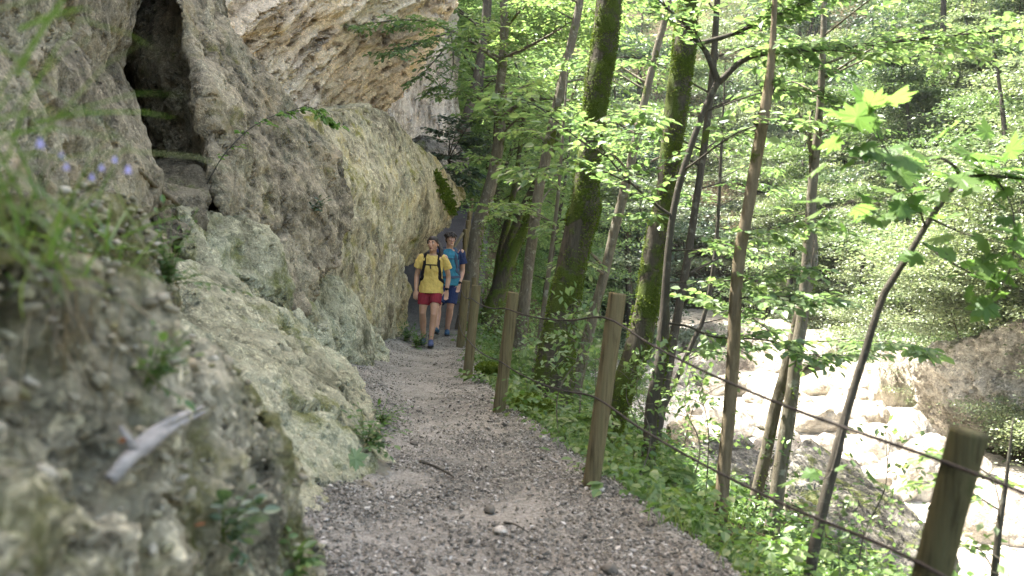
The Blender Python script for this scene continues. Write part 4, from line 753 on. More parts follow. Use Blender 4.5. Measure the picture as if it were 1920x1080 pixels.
class Body:
    def __init__(s): s.bm = bmesh.new()
    def loft(s, pts, rx, ry=None, seg=14, n=None, axis=None):
        """closed tapered tube; elliptical in the frame of axis (the side direction)"""
        pts = np.asarray(pts, float); rx = np.broadcast_to(np.asarray(rx, float), (len(pts),)); ry = rx if ry is None else np.broadcast_to(np.asarray(ry, float), (len(pts),))
        n = n or len(pts) * 4; q = crom(np.column_stack([pts, rx, ry]), n); C = q[:, :3]; T = np.gradient(C, axis=0); T /= np.linalg.norm(T, axis=1)[:, None] + 1e-9
        sx = np.array([1, 0, 0.]) if axis is None else unit(axis); A = sx - (T @ sx)[:, None] * T; A /= np.linalg.norm(A, axis=1)[:, None] + 1e-9; B = np.cross(T, A); th = np.linspace(0, 2 * math.pi, seg, endpoint=False)
        rings = [[s.bm.verts.new(C[i] + A[i] * q[i, 3] * math.cos(t) + B[i] * q[i, 4] * math.sin(t)) for t in th] for i in range(n)]
        for i in range(n - 1):
            for k in range(seg): s.bm.faces.new((rings[i][k], rings[i][(k + 1) % seg], rings[i + 1][(k + 1) % seg], rings[i + 1][k]))
        s.bm.faces.new(rings[0][::-1]); s.bm.faces.new(rings[-1])
        return s
    def limb(s, pts, r, **k): 
        s.loft(pts, r, **k); s.ball(pts[0], r[0]); s.ball(pts[-1], r[-1]); return s
    def ball(s, c, r, rot=None):
        r = (r, r, r) if np.isscalar(r) else r; m = Matrix.Translation(Vector(c)) @ (rot or Matrix.Identity(4)) @ Matrix.Diagonal((*r, 1)); bmesh.ops.create_uvsphere(s.bm, u_segments=16, v_segments=12, radius=1, matrix=m); return s
    def mesh(s, voxel, sm=3, wr=0., ws=9., seed=0, xf=None):
        if xf is not None: bmesh.ops.transform(s.bm, matrix=xf, verts=s.bm.verts)
        bmesh.ops.recalc_face_normals(s.bm, faces=s.bm.faces)
        me = remeshed(s.bm, voxel, sm)
        if wr: v = get_v(me); nr = get_n(me); set_v(me, v + nr * (fbm(v * np.array([1, 1, .7]) * ws, 4, seed) * wr)[:, None])
        me.polygons.foreach_set('use_smooth', np.ones(len(me.polygons), bool)); return me
def part(name, me, mt, parent, label=None):
    o = link(name, me, mt, parent)
    if label: o['label'] = label
    return o
def hand(B, wr, tip_dir, side, curl=.5, palm_n=(0, -1, 0)):
    """palm, four unequal bent fingers and a thumb; side=+1 when the thumb is towards +side axis"""
    d = unit(tip_dir); sn = unit(np.cross(d, palm_n)) * side; pn = unit(np.cross(sn, d)); wr = np.asarray(wr, float)
    B.loft([wr - d * .01, wr + d * .03, wr + d * .065, wr + d * .092], [.024, .034, .04, .036], [.019, .017, .015, .012], seg=12, axis=sn)
    for k, (o, L) in enumerate(((.028, .070), (.010, .080), (-.009, .075), (-.027, .058))):
        b = wr + d * .085 + sn * o; c = curl * (1 + .15 * k); p1 = b + d * L * .45 + pn * L * .12 * c; p2 = p1 + unit(d * math.cos(c) + pn * math.sin(c)) * L * .32; p3 = p2 + unit(d * math.cos(c * 1.9) + pn * math.sin(c * 1.9)) * L * .26
        B.limb([b, p1, p2, p3], [.0092, .0088, .0080, .0068], seg=8)
    b = wr + d * .028 + sn * .03; p1 = b + unit(d * .65 + sn * .7) * .036 + pn * .008; p2 = p1 + unit(d * .95 + sn * .25 + pn * .25) * .032; B.limb([b, p1, p2], [.0125, .0105, .0085], seg=8)
def head_xf(c, turn, tilt=0, nod=0): return Matrix.Translation(Vector(c)) @ Matrix.Rotation(R_(turn), 4, 'Z') @ Matrix.Rotation(R_(tilt), 4, 'Y') @ Matrix.Rotation(R_(nod), 4, 'X')
def head_shapes(B, k=1., jaw=1.):
    """head about its own centre, face towards -Y, 0.225 m tall"""
    B.ball((0, .012, .028), (.076, .094, .086)); B.ball((0, -.018, -.02), (.066, .078, .085)); B.loft([(0, -.035, -.045), (0, -.055, -.085), (0, -.062, -.108)], [.055 * jaw, .04 * jaw, .02 * jaw], [.045, .034, .02], seg=12)
    B.loft([(0, -.086, .022), (0, -.098, -.005), (0, -.112, -.028), (0, -.095, -.038)], [.010, .011, .017, .014], [.012, .012, .012, .01], seg=10)
    B.ball((0, -.088, -.058), (.026, .016, .013)); B.ball((0, -.09, -.098), (.02, .016, .015))
    for s_ in (-1, 1): B.ball((s_ * .076, .012, -.008), (.012, .02, .033)); B.ball((s_ * .034, -.078, -.012), (.026, .02, .018)); B.ball((s_ * .03, -.085, .03), (.028, .012, .009))
def face_parts(root, X, brow, lipw=.024):
    for s_ in (-1, 1):
        b = Body(); b.ball((s_ * .031, -.0845, .012), (.0145, .0085, .0075)); e = part('eye', b.mesh(.002, 1, xf=X), M['eye'], root)
        b = Body(); b.ball((s_ * .031 - .002, -.0915, .012), (.0068, .003, .0066)); part('iris', b.mesh(.0014, 1, xf=X), M['iris'], e)
        b = Body(); b.loft([(s_ * .013, -.094, .03), (s_ * .032, -.0945, .036), (s_ * .05, -.082, .031)], [.004, .0055, .003], [.004, .004, .003], seg=8, axis=(0, 0, 1)); part('eyebrow', b.mesh(.002, 1, xf=X), M['hair'], root)
    b = Body(); b.loft([(-lipw, -.093, -.06), (0, -.104, -.062), (lipw, -.093, -.06)], [.002, .0075, .002], [.002, .005, .002], seg=8, axis=(0, 0, 1)); part('mouth', b.mesh(.002, 1, xf=X), M['lip'], root)
def shoe(root, ank, toe_dir, pitch, mt, L=.27, label=None, collar=.05):
    """ank: ankle centre above the sole; toe_dir: yaw in degrees (0 = towards the viewer); pitch: toe up in degrees"""
    X = Matrix.Translation(Vector(ank)) @ Matrix.Rotation(R_(toe_dir), 4, 'Z') @ Matrix.Rotation(R_(-pitch), 4, 'X')
    b = Body(); b.loft([(0, .075, -.055), (0, .05, -.045), (0, -.02, -.042), (0, -.09, -.058), (0, -.15, -.068), (0, -.185, -.074)], [.026, .037, .040, .046, .043, .022], [.035, .05, .05, .036, .028, .016], seg=14, n=26)
    b.loft([(0, .02, -.05), (0, .022, 0), (0, .026, collar)], [.04, .04, .041], [.055, .047, .044], seg=14); s_ = part('shoe', b.mesh(.004, 3, xf=X), mt, root)
    b = Body(); b.loft([(0, .085, -.088), (0, .04, -.09), (0, -.03, -.092), (0, -.1, -.094), (0, -.16, -.094), (0, -.195, -.090)], [.030, .041, .040, .050, .047, .024], [.013, .014, .013, .013, .012, .008], seg=12, n=26); part('sole', b.mesh(.0045, 1, xf=X), M['sole'], s_)
    b = Body(); b.loft([(0, -.045, -.004), (0, -.075, -.018), (0, -.105, -.030)], [.016, .016, .012], [.006, .006, .005], seg=8); part('laces', b.mesh(.003, 1, xf=X), M['slate'], s_)
def strap(bvh, pts, wd, th, dirs):
    """flat strap laid on a garment: pts start outside, cast along dirs on to the cloth"""
    q = []
    for p, d in zip(pts, dirs):
        hit, nrm, _, _ = bvh.ray_cast(Vector(p), Vector(d).normalized(), 1.0)
        q.append((np.array(hit), np.array(nrm)) if hit is not None else (np.array(p), -unit(d)))
    C = crom(np.array([a + b * th * .55 for a, b in q]), 26); Nr = crom(np.array([b for _, b in q]), 26); T = np.gradient(C, axis=0); T /= np.linalg.norm(T, axis=1)[:, None]
    Nr -= (Nr * T).sum(1)[:, None] * T; Nr /= np.linalg.norm(Nr, axis=1)[:, None] + 1e-9; B_ = np.cross(T, Nr); bm = bmesh.new()
    rings = [[bm.verts.new(C[i] + B_[i] * a * wd / 2 + Nr[i] * b * th / 2) for a, b in ((-1, -1), (-.9, 1), (.9, 1), (1, -1))] for i in range(26)]
    for i in range(25):
        for k in range(4): bm.faces.new((rings[i][k], rings[i][(k + 1) % 4], rings[i + 1][(k + 1) % 4], rings[i + 1][k]))
    bm.faces.new(rings[0][::-1]); bm.faces.new(rings[-1]); bmesh.ops.recalc_face_normals(bm, faces=bm.faces); me = bpy.data.meshes.new('strap'); bm.to_mesh(me); bm.free(); return me
def bvh_of(me): return BVHTree.FromPolygons([v.co[:] for v in me.vertices], [p.vertices[:] for p in me.polygons])
def person(kind, loc, label):
    W_ = kind == 'w'; root = empty('person', loc, label, 'person'); skin = M['skin_w' if W_ else 'skin_m']
    J = dict(hd=(.012, -.035, 1.555), nk=(.014, .0, 1.40), sL=(-.165, .0, 1.345), sR=(.195, .0, 1.345), eL=(-.222, .03, 1.06), wL=(-.222, -.02, .835), hL=(-.03, -.14, -1), eR=(.262, .06, 1.06), wR=(.250, -.03, .845), hR=(-.05, -.16, -1),
             pL=(-.083, 0, .84), pR=(.088, 0, .84), kL=(-.105, -.035, .49), aL=(-.088, .10, .10), kR=(.078, -.15, .475), aR=(.052, -.18, .10), cx=.008) if W_ else \
        dict(hd=(.012, -.035, 1.645), nk=(.0, .0, 1.49), sL=(-.195, .0, 1.425), sR=(.205, .0, 1.425), eL=(-.262, .05, 1.12), wL=(-.255, -.06, .88), hL=(.05, -.2, -1), eR=(.232, .07, 1.11), wR=(.190, -.06, .885), hR=(-.16, -.2, -1),
             pL=(-.095, 0, .87), pR=(.09, 0, .87), kL=(-.145, -.16, .50), aL=(-.142, -.27, .125), kR=(.055, -.05, .485), aR=(.010, .10, .105), cx=.0)
    J = {k: np.array(v) if not np.isscalar(v) else v for k, v in J.items()}; g = 1. if W_ else 1.12
    B = Body(); B.loft([J['nk'] + (0, .03, -.06), J['nk'] + (0, .015, 0), J['hd'] + (0, .025, -.06)], [.062 * g, .053 * g, .055 * g], [.058 * g, .052 * g, .055 * g])
    cx = J['cx']; zs = J['sR'][2]; zh = J['pL'][2]
    B.loft([(cx, .01, zh - .06), (cx, .01, zh + .05), (cx, .0, zh + .22), (cx, -.005, zs - .15), (cx, .0, zs - .02), (cx + .003, .01, zs + .045)], np.array([.16, .165, .128, .15, .165, .085]) * g, np.array([.105, .115, .09, .11, .095, .06]) * g, seg=18)
    for s_ in 'LR':
        B.limb([J['s' + s_], J['s' + s_] * .5 + J['e' + s_] * .5, J['e' + s_], J['e' + s_] * .6 + J['w' + s_] * .4, J['w' + s_]], np.array([.052, .045, .036, .038, .026]) * g, seg=12)
        hand(B, J['w' + s_], J['h' + s_], 1 if s_ == 'L' else -1, .55, (0.25 if s_ == 'L' else -.25, 1, 0))
        h, k, a = J['p' + s_], J['k' + s_], J['a' + s_]; m1 = h * .5 + k * .5 + (0, -.012, 0); cf = k * .68 + a * .32 + (0, .022, 0)
        B.limb([h, m1, k + (0, -.006, 0), cf, a * .8 + k * .2, a], np.array([.088, .074, .052, .054, .038, .036]) * g, seg=14); B.ball(k + (0, -.022, .0), .042 * g)
    X = head_xf(J['hd'], -16 if W_ else 22, -3 if W_ else 3, 2); hb = Body(); head_shapes(hb, 1., .95 if W_ else 1.12)
    bmesh.ops.transform(hb.bm, matrix=X, verts=hb.bm.verts); t = bpy.data.meshes.new('t'); hb.bm.to_mesh(t); B.bm.from_mesh(t); bpy.data.meshes.remove(t); hb.bm.free()
    part('body', B.mesh(.0052, 3), skin, root); face_parts(root, X, 0)
    # hair
    H = Body()
    if W_:
        H.ball((0, .022, .040), (.080, .092, .082)); H.ball((0, -.02, .072), (.066, .06, .046)); H.ball((0, .075, .01), (.062, .05, .06)); H.ball((0, .115, .02), .028)
        for s_ in (-1, 1): H.loft([(s_ * .06, -.055, .06), (s_ * .074, -.02, .03), (s_ * .076, .03, .0)], [.014, .018, .022], [.014, .02, .022], seg=8)
        H.loft([(0, .12, .02), (.04, .15, -.02), (.075, .13, -.09), (.085, .10, -.16), (.08, .09, -.21)], [.024, .032, .034, .026, .008], seg=10)
        hm = H.mesh(.004, 2, .0035, 45, 3, xf=X)
    else:
        H.ball((0, .025, .045), (.088, .098, .088)); H.ball((0, .085, -.01), (.07, .035, .07)); r = np.random.default_rng(4)
        for k in range(34):
            a = r.uniform(-2.6, 2.6); u = r.uniform(.15, 1); b0 = np.array([math.sin(a) * .082 * u ** .4, -math.cos(a) * .09 * u ** .4 + .012, .05 + .075 * (1 - u)]); dd = np.array([math.sin(a), -math.cos(a), -.5]) * .030
            H.loft([b0, b0 + dd * .7 + (0, 0, .012), b0 + dd * 1.3 + (r.normal() * .008, 0, -.012)], [.018, .016, .004], seg=7, n=6)
        for s_ in (-1, 1): H.loft([(s_ * .072, -.03, .05), (s_ * .079, -.012, .01), (s_ * .078, -.012, -.035)], [.016, .014, .008], seg=8)
        hm = H.mesh(.004, 1, .003, 50, 5, xf=X)
    part('hair', hm, M['hair'], root, 'dark hair tied back in a ponytail' if W_ else 'short tousled dark hair')
    # shirt
    T = Body(); o_ = .016; hem = .80 if W_ else .855
    T.loft([(cx + .004, -.005, hem), (cx + .002, -.004, hem + .10), (cx, -.006, zh + .26), (cx, -.012, zs - .16), (cx, -.004, zs - .03), (cx + .003, .008, zs + .036)], np.array([.186, .180, .162, .168, .172, .082]) * (g if not W_ else 1.02) , np.array([.142, .135, .122, .130, .108, .066]) * g, seg=22, n=30)
    for s_ in 'LR':
        a, e = J['s' + s_], J['e' + s_]; out_ = np.array([-.02 if s_ == 'L' else .02, 0, 0]); T.loft([a + (out_ * -2.) + (0, 0, .0), a + out_ * -.1 + (0, 0, -.02), a * .62 + e * .38 + out_ * .6, a * .42 + e * .58 + out_], np.array([.058, .063, .064, .069]) * g, np.array([.064, .066, .068, .072]) * g, seg=14, n=14)
    sh = T.mesh(.0055, 2, .020, 11, 3)
    if not W_:
        sh.materials.append(M['teal']); sh.materials.append(M['navy'])
        for p in sh.polygons:
            c = p.center; lim = .155 - max(0, c.z - 1.38) * .9
            if abs(c.x) > lim and c.z > 1.15 - 0 and (abs(c.x) > .17 or c.z > 1.3): p.material_index = 1
    part('shirt', sh, M['yellow'] if W_ else None, root, 'yellow t-shirt' if W_ else 'teal t-shirt with navy sleeves'); 
    # shorts
    Q = Body(); Q.loft([(cx, .01, zh - .10), (cx, .01, zh - .02), (cx, .008, zh + .02), (cx, .005, zh + .06)], np.array([.160, .168, .155, .13]) * g, np.array([.112, .120, .11, .09]) * g, seg=18)
    for s_ in 'LR':
        h, k = J['p' + s_], J['k' + s_]; ln = (.64 if s_ == 'L' else .56) if W_ else .84; e = h + (k - h) * ln; Q.loft([h + (0, 0, .0), h * .6 + e * .4, e], np.array([.088, .096, .092]) * g, np.array([.098, .104, .098]) * g, seg=16, n=14)
    part('shorts', Q.mesh(.0055, 2, .008, 9, 8), M['red' if W_ else 'navy'], root)
    if W_: shoe(root, J['aL'], -6, 0, M['shoe']); shoe(root, J['aR'], 4, 0, M['shoe'])
    else: shoe(root, J['aL'] + (0, 0, .015), -16, 14, M['shoe2']); shoe(root, J['aR'], 4, 0, M['shoe2'])
    for s_ in 'LR':
        b = Body(); a = J['a' + s_]; b.loft([a + (0, .024, .03), a + (0, .02, .075 if W_ else .06)], [.042 * g, .041 * g], seg=12); part('sock', b.mesh(.004, 1), M['black'], root)
    b = Body(); w0 = J['wR'] + (J['eR'] - J['wR']) * .10; ax = unit(J['eR'] - J['wR']); b.loft([w0 - ax * .014, w0 + ax * .014], [.034 * g, .034 * g], seg=14); b.ball(w0 + (.0, -.034 * g, 0), (.018, .009, .018)); part('watch', b.mesh(.003, 1), M['black'], root)
    # backpack: a thing of its own, worn over the shirt
    bv = bvh_of(sh); bp = empty('backpack', np.array(loc) + np.array([0, .12, zh + .05]), 'black backpack worn by the woman in the yellow shirt' if W_ else 'slate blue backpack worn by the man in the teal shirt', 'backpack'); off = -np.array([0, .12, zh + .05])
    def sub(me): set_v(me, get_v(me) + off); return me
    k_ = Body(); k_.loft([(cx, .20, zh + .05), (cx, .225, zh + .12), (cx, .23, zs - .12), (cx, .215, zs + .02), (cx, .18, zs + .07)], np.array([.13, .155, .155, .14, .09]), np.array([.08, .105, .10, .085, .05]), seg=18); part('pack_body', sub(k_.mesh(.007, 3, .006, 9, 2)), M['black' if W_ else 'slate'], bp)
    sm_ = M['black' if W_ else 'slate']; sw = .052 if W_ else .056
    for s_ in (-1, 1):
        x0 = cx + s_ * .105 * g; xs_ = [x0 * 1.0, x0, x0 + s_ * .002, x0 + s_ * .012, x0 + s_ * .03, x0 + s_ * .05]
        pts = [(cx + s_ * .09 * g, .12, zs + .22), (cx + s_ * .093 * g, .03, zs + .3), (cx + s_ * .10 * g, -.10, zs + .18), (x0, -.4, zs - .06), (x0 + s_ * .008, -.4, zs - .16), (x0 + s_ * .028, -.4, zs - .25), (x0 + s_ * .055, -.35, zs - .32), (cx + s_ * .45, -.02, zs - .37), (cx + s_ * .45, .06, zs - .40)]
        dr = [(0, 0, -1), (0, 0, -1), (0, .35, -1), (0, 1, -.08), (0, 1, 0), (0, 1, 0), (-s_ * .1, 1, 0), (-s_, .05, 0), (-s_, 0, 0)]
        part('shoulder_strap', sub(strap(bv, pts, sw, .014, dr)), sm_, bp)
    zc = zs - .115; part('chest_strap', sub(strap(bv, [(cx + t * .10 * g, -.4, zc) for t in (-1, -.5, 0, .5, 1)], .018, .010, [(0, 1, 0)] * 5)), sm_, bp)
    if W_: part('buckle_strap', sub(strap(bv, [(cx - .02, -.4, zc - .004), (cx - .012, -.4, zc - .03), (cx - .006, -.4, zc - .06)], .016, .010, [(0, 1, 0)] * 3)), sm_, bp)
    else: part('hip_belt', sub(strap(bv, [(-.3, .05, zh + .14), (-.3, -.05, zh + .14), (-.10, -.4, zh + .13), (0, -.4, zh + .125), (.10, -.4, zh + .13), (.3, -.05, zh + .14), (.3, .05, zh + .14)], .045, .014, [(1, 0, 0), (1, .1, 0), (0, 1, 0), (0, 1, 0), (0, 1, 0), (-1, .1, 0), (-1, 0, 0)])), sm_, bp)
    return root
def on_trail(px, py, d): p = P(px, py, d); return np.array([p[0], p[1], float(trail_z(np.array([p[0]]), np.array([p[1]]))[0]) + .012])
pw = on_trail(803, 646, 15.3); person('w', pw, 'woman hiker in a yellow t-shirt and dark red shorts walking in front')
pm = on_trail(836, 632, 17.0); person('m', pm, 'man hiker in a teal t-shirt and navy shorts walking behind the woman')
# ================================================================== FENCE
M['post'] = simple_mat('weathered_round_wood', (.042, .034, .017), (.15, .124, .068), 5, .85, .008, (9, 9, .35), spec=.15, c2=(.095, .087, .042), bscale=16)
M['post_backlit'] = simple_mat('backlit_weathered_wood', (.022, .021, .011), (.085, .08, .042), 5, .9, .008, (9, 9, .35), spec=.1, c2=(.05, .055, .024), bscale=16)  # darker, greener copy of the post wood; backlit shade put into the colour
M['post_top'] = simple_mat('cut_wood_end', (.22, .18, .11), (.30, .26, .17), 12, .9, .003)
M['rope'] = simple_mat('brown_rope', (.018, .015, .013), (.045, .037, .031), 90, .8, .004, (1, 1, 1))
def fence(posts, name, label, rope_fr, sag=.05, rope_r=.006, front=True):
    org = posts[0][0]; root = empty(name, org, label, 'fence'); tops = []
    for k, (a, b, r) in enumerate(posts):
        mb = MB(); a = np.asarray(a); b = np.asarray(b); ax = unit(b - a); q = [a - ax * .25, a, a * .6 + b * .4, b - ax * .012, b - ax * .002]
        tube(mb, q, [r * 1.04, r * 1.02, r, r * .985, r * .90], 20, 40, .10, 7., k + 3); link('post', mb.mesh('post', org), M['post_backlit' if k < 2 and 'rope' in name else 'post'], root)
    for fr in rope_fr:
        pts = []
        for k, (a, b, r) in enumerate(posts):
            p = np.asarray(a) + (np.asarray(b) - np.asarray(a)) * fr; toc = unit((CAM - p) * np.array([1, 1, 0])); lat = np.array([-1., 0, 0]); p = p + unit(toc * .4 + lat) * (r + rope_r * .6) if front else p
            if pts:
                for t in (.25, .5, .75): m = pts0 * (1 - t) + p * t; m = m - np.array([0, 0, sag * 4 * t * (1 - t) * np.linalg.norm(p - pts0) * .35]); pts.append(m)
            pts.append(p); pts0 = p
        mb = MB(); tube(mb, pts, rope_r, 8, len(pts) * 8); link('rope', mb.mesh('rope', org), M['rope'], root)
    return root
PT = [(np.array([1.95, .75, -.22]), np.array([2.02, .70, .82]), .055), (P(1700, 1250, 2.85), P(1814, 822, 2.75), .052), (P(1109, 906, 5.9), P(1157, 562, 5.85), .052), (P(934, 783, 8.9), P(962, 556, 8.85), .053), (P(875, 716, 11.6), P(893, 541, 11.55), .056), (P(862, 661, 15.2), P(874, 531, 15.1), .062),
      (P(879, 612, 18.5), P(888, 523, 18.4), .055), (P(886, 590, 20.2), P(895, 506, 20.1), .05)]
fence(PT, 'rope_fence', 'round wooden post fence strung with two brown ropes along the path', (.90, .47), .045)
PS = [(P(871.5, 476, 22.5), P(872, 431, 22.4), .05), (P(876, 450, 24.2), P(877, 414, 24.1), .05), (P(879, 436, 25.8), P(880, 398, 25.6), .05), (P(881, 424, 27.2), P(885, 374, 27), .05)]
fence(PS, 'stair_fence', 'thin pale post railing along the dark rising path behind the hikers', (.92, .5), .03, .012)
PB = [(P(880, 560, 20.3), P(883, 490, 20.2), .065)]
mb = MB(); a, b, r = PB[0]; tube(mb, [a, a * .5 + b * .5, b - (0, 0, .01), b], [r, r, r, r * .9], 16, 20, .05, 9., 3); o = link('post', mb.mesh('post', a), M['post'], None, a); tag(o, 'single stout pale post standing behind the end of the rope fence', 'post')
mb = MB(); tube(mb, [P(850, 466, 19.5), P(868, 438, 21.5)], .028, 8, 8); o = link('handrail', mb.mesh('handrail', P(850, 466, 19.5)), M['post'], None, P(850, 466, 19.5)); tag(o, 'pale sloping wooden rail beside the man\'s head', 'rail')
# cobbles weathering out of the near rock
NEAR = [o for o in S.objects if o.type == 'MESH' and o.data.materials and o.data.materials[0] == M['rock_near']]
# ================================================================== GRAVEL AND SMALL THINGS
M['gravel'] = None
m, nt, out = mat('pebble'); n = N(nt); ri = n('NewGeometry').outputs['Random Per Island']; tc = n('TexCoord').outputs['Object']
col = n.ramp(ri, [(0, (.06, .054, .044)), (.3, (.115, .104, .085)), (.65, (.19, .173, .144)), (.9, (.29, .268, .23)), (1, (.45, .425, .38))]); col = n.mix(.4, col, n.ramp(n.noise(tc, 70, 5, .7), [(.3, (.6, .6, .6)), (.7, (1.2, 1.2, 1.2))]), 'MULTIPLY')
principled(n, out, col, .85, .25); M['gravel'] = m
def ico(sub):
    bm = bmesh.new(); bmesh.ops.create_icosphere(bm, subdivisions=sub, radius=1); bm.verts.ensure_lookup_table(); V = np.array([v.co[:] for v in bm.verts]); F = np.array([[v.index for v in f.verts] for f in bm.faces]); bm.free(); return V, F
def pebbles(mb, x, y, z, s, sub):
    V, F = ico(sub); nn = len(x); a = rng.uniform(0, 6.28, nn); sc = np.stack([s * rng.uniform(.8, 1.35, nn), s * rng.uniform(.65, 1, nn), s * rng.uniform(.4, .75, nn)], 1)
    dv = 1 + .22 * rng.normal(size=(nn, len(V))).clip(-1.6, 1.6) * (.7 if sub > 1 else 1); L = V[None] * dv[..., None] * sc[:, None]; L[..., 2] += L[..., 0] * rng.normal(0, .25, nn)[:, None]
    X_ = L[..., 0] * np.cos(a)[:, None] - L[..., 1] * np.sin(a)[:, None] + x[:, None]; Y_ = L[..., 0] * np.sin(a)[:, None] + L[..., 1] * np.cos(a)[:, None] + y[:, None]; Z_ = L[..., 2] + (z + sc[:, 2] * .25)[:, None]
    mb.addnp(np.stack([X_, Y_, Z_], -1).reshape(-1, 3), [3] * (nn * len(F)), (np.arange(nn)[:, None, None] * len(V) + F[None]).ravel())
M['cobble'] = simple_mat('cobble', (.2, .2, .2), (.3, .3, .3)); m, nt, out = mat('cobble_mix'); n = N(nt); ri = n('NewGeometry').outputs['Random Per Island']
principled(n, out, n.mix(.5, n.ramp(ri, [(0, (.08, .074, .052)), (.25, (.19, .175, .13)), (.5, (.26, .25, .20)), (.7, (.16, .155, .08)), (.9, (.34, .325, .28)), (1, (.24, .20, .13))]), n.ramp(n.noise(n('TexCoord').outputs['Object'], 30, 7, .7), [(.3, (.55, .5, .4)), (.7, (1.3, 1.25, 1.1))]), 'MULTIPLY'), .85, .2, n('Bump', i_Strength=.8, i_Distance=.006, i_Height=n.noise(n('TexCoord').outputs['Object'], 60, 5)).outputs[0]); M['cobble'] = m
for ob in NEAR:
    v = get_v(ob.data); nr = get_n(ob.data); cam_l = CAM - np.array(ob.location); ok = np.nonzero(((cam_l - v) * nr).sum(1) > 0)[0]; k = rng.choice(ok, min(len(ok), 2600)); cl = fbm(v[k] * 4, 3, 8) > -.02; k = k[cl]; s = .004 + .018 * rng.uniform(0, 1, len(k)) ** 3
    mb = MB(); pebbles(mb, v[k, 0] - nr[k, 0] * s * .1, v[k, 1] - nr[k, 1] * s * .1, v[k, 2] - nr[k, 2] * s * .1 - s * .12, s, 2); o = link('cobbles', mb.mesh('cobbles'), M['cobble'], ob); o['kind'] = 'stuff'
mb = MB()
def trail_pts(n_, y0, y1, pw=1.0):
    y = y0 + (y1 - y0) * rng.uniform(0, 1, n_) ** pw; t = rng.uniform(0, 1, n_); x = left_x(y) - .35 + (fence_x(y) + .34 - left_x(y) + .35) * t; cl = fbm(np.stack([x, y, 0 * x], 1) * 1.6, 4, 41)
    edge = np.abs(t - .48) * 1.3 + np.clip((5.4 - y) / 4, 0, .5); k = cl * .9 + edge * .95 + rng.uniform(-.35, .35, n_) > .2 + np.clip(t - .82, 0, 1) * 6 * np.clip(fbm(np.stack([0 * y, y, 0 * y], 1) * 2.3, 3, 71) + .25, 0, 1); return x[k], y[k]
for (cnt, y0, y1, s0, s1, sub) in ((40000, 3.2, 8, .0025, .008, 1), (22000, 6, 17, .004, .010, 1), (3600, 3.2, 10, .008, .015, 1), (7000, 3.2, 6.4, .006, .015, 1), (260, 3.2, 14, .012, .024, 2)):
    x, y = trail_pts(cnt, y0, y1, 1.3); s = s0 + (s1 - s0) * rng.uniform(0, 1, len(x)) ** 2.2; pebbles(mb, x, y, trail_z(x, y) + .008, s, sub)
x, y, z = scatter(7000, -1, 2, 3, 14, lambda x, y: (x - fence_x(y) > .1) & (x - fence_x(y) < .55)); pebbles(mb, x, y, z, rng.uniform(.005, .02, len(x)), 1)
o = link('gravel', mb.mesh('gravel', smooth=False), M['gravel']); tag(o, 'loose grey gravel strewn over the footpath', 'gravel', kind='stuff')
def gpt(px, py):
    dv = _F + _R * (px - 960) / FPX - _U * (py - 540) / FPX; t = 1.3 / -dv[2]; p = CAM + dv * t; return np.array([p[0], p[1], float(trail_z(p[:1], p[1:2])[0])]), t
for k, (px, py, w_, lab) in enumerate([(937, 997, 26, 'pale egg shaped stone near the bottom middle of the path'), (1143, 1068, 36, 'flat grey stone at the bottom edge of the path'), (1021, 1031, 20, 'brown round stone right of the pale egg shaped one'), (1127, 928, 16, 'small white stone beside the foot of the tall post'), (1016, 868, 12, 'small pale pebble in mid path before the tall post'),
                                      (918, 958, 26, 'long flat grey stone left of the pale egg shaped one'), (1096, 843, 15, 'white stone in the grass left of the tall post'), (776, 835, 15, 'pale stone by the bank of crumbled soil')]):
    p, t = gpt(px, py); me = boulder_mesh(300 + k, (1.2, .85, .6), 4, .15, .3); o = link('stone', me, M['river_boulder'] if k in (0, 3, 6) else M['gravel'], None, p + np.array([0, 0, w_ / FPX * t * .12 + .008])); o.scale = [w_ / FPX * t * .5] * 3; o.rotation_euler = (0, 0, rng.uniform(0, 3)); tag(o, lab, 'stone')
for k, (pts, r, lab) in enumerate([([(788, 872), (812, 880), (838, 893), (850, 902)], .011, 'dark broken stick lying on the left of the path'), ([(945, 985), (965, 990), (990, 1003)], .007, 'short dark twig beside the pale egg shaped stone')]):
    q = [gpt(*a)[0] + np.array([0, 0, .018]) for a in pts]; mb = MB(); tube(mb, q, np.linspace(r, r * .4, len(q)), 8, 14, .3, 20, 4); o = link('stick', mb.mesh('stick', q[0]), M['bark_dark'], None, q[0]); tag(o, lab, 'stick')
# moss cushions below the fence
def moss_mound(px, py, d, w_, h_, lab, nl=5000):
    p = P(px, py, d); v, f = ico(4); v = v * (1 + .42 * fbm(v * 1.6 + px, 4, 4))[:, None] * np.array([w_, w_ * .8, h_]); mb = MB(); mb.addnp(v, [3] * len(f), f.ravel()); root = empty('moss_mound', p, lab, 'moss'); link('cushion', mb.mesh('cushion'), M['moss_leaf'], root)
    i = rng.integers(0, len(v), nl); nr = v[i] / np.linalg.norm(v[i], axis=1)[:, None]; mb = MB(); leaves(mb, v[i] + rnd(nl, .008), nr + rnd(nl, .5), rnd(nl) + (0, 0, .4), .022 * rng.uniform(.6, 1.4, nl), QUADL); o = link('moss_fronds', mb.mesh('moss_fronds', smooth=False), M['moss_leaf'], root); o['kind'] = 'stuff'
moss_mound(992, 768, 9.3, .19, .13, 'lumpy mossy stump on the slope between the third and fourth posts'); moss_mound(920, 690, 11.2, .14, .05, 'flat moss cushion beside the fourth post', 2500)
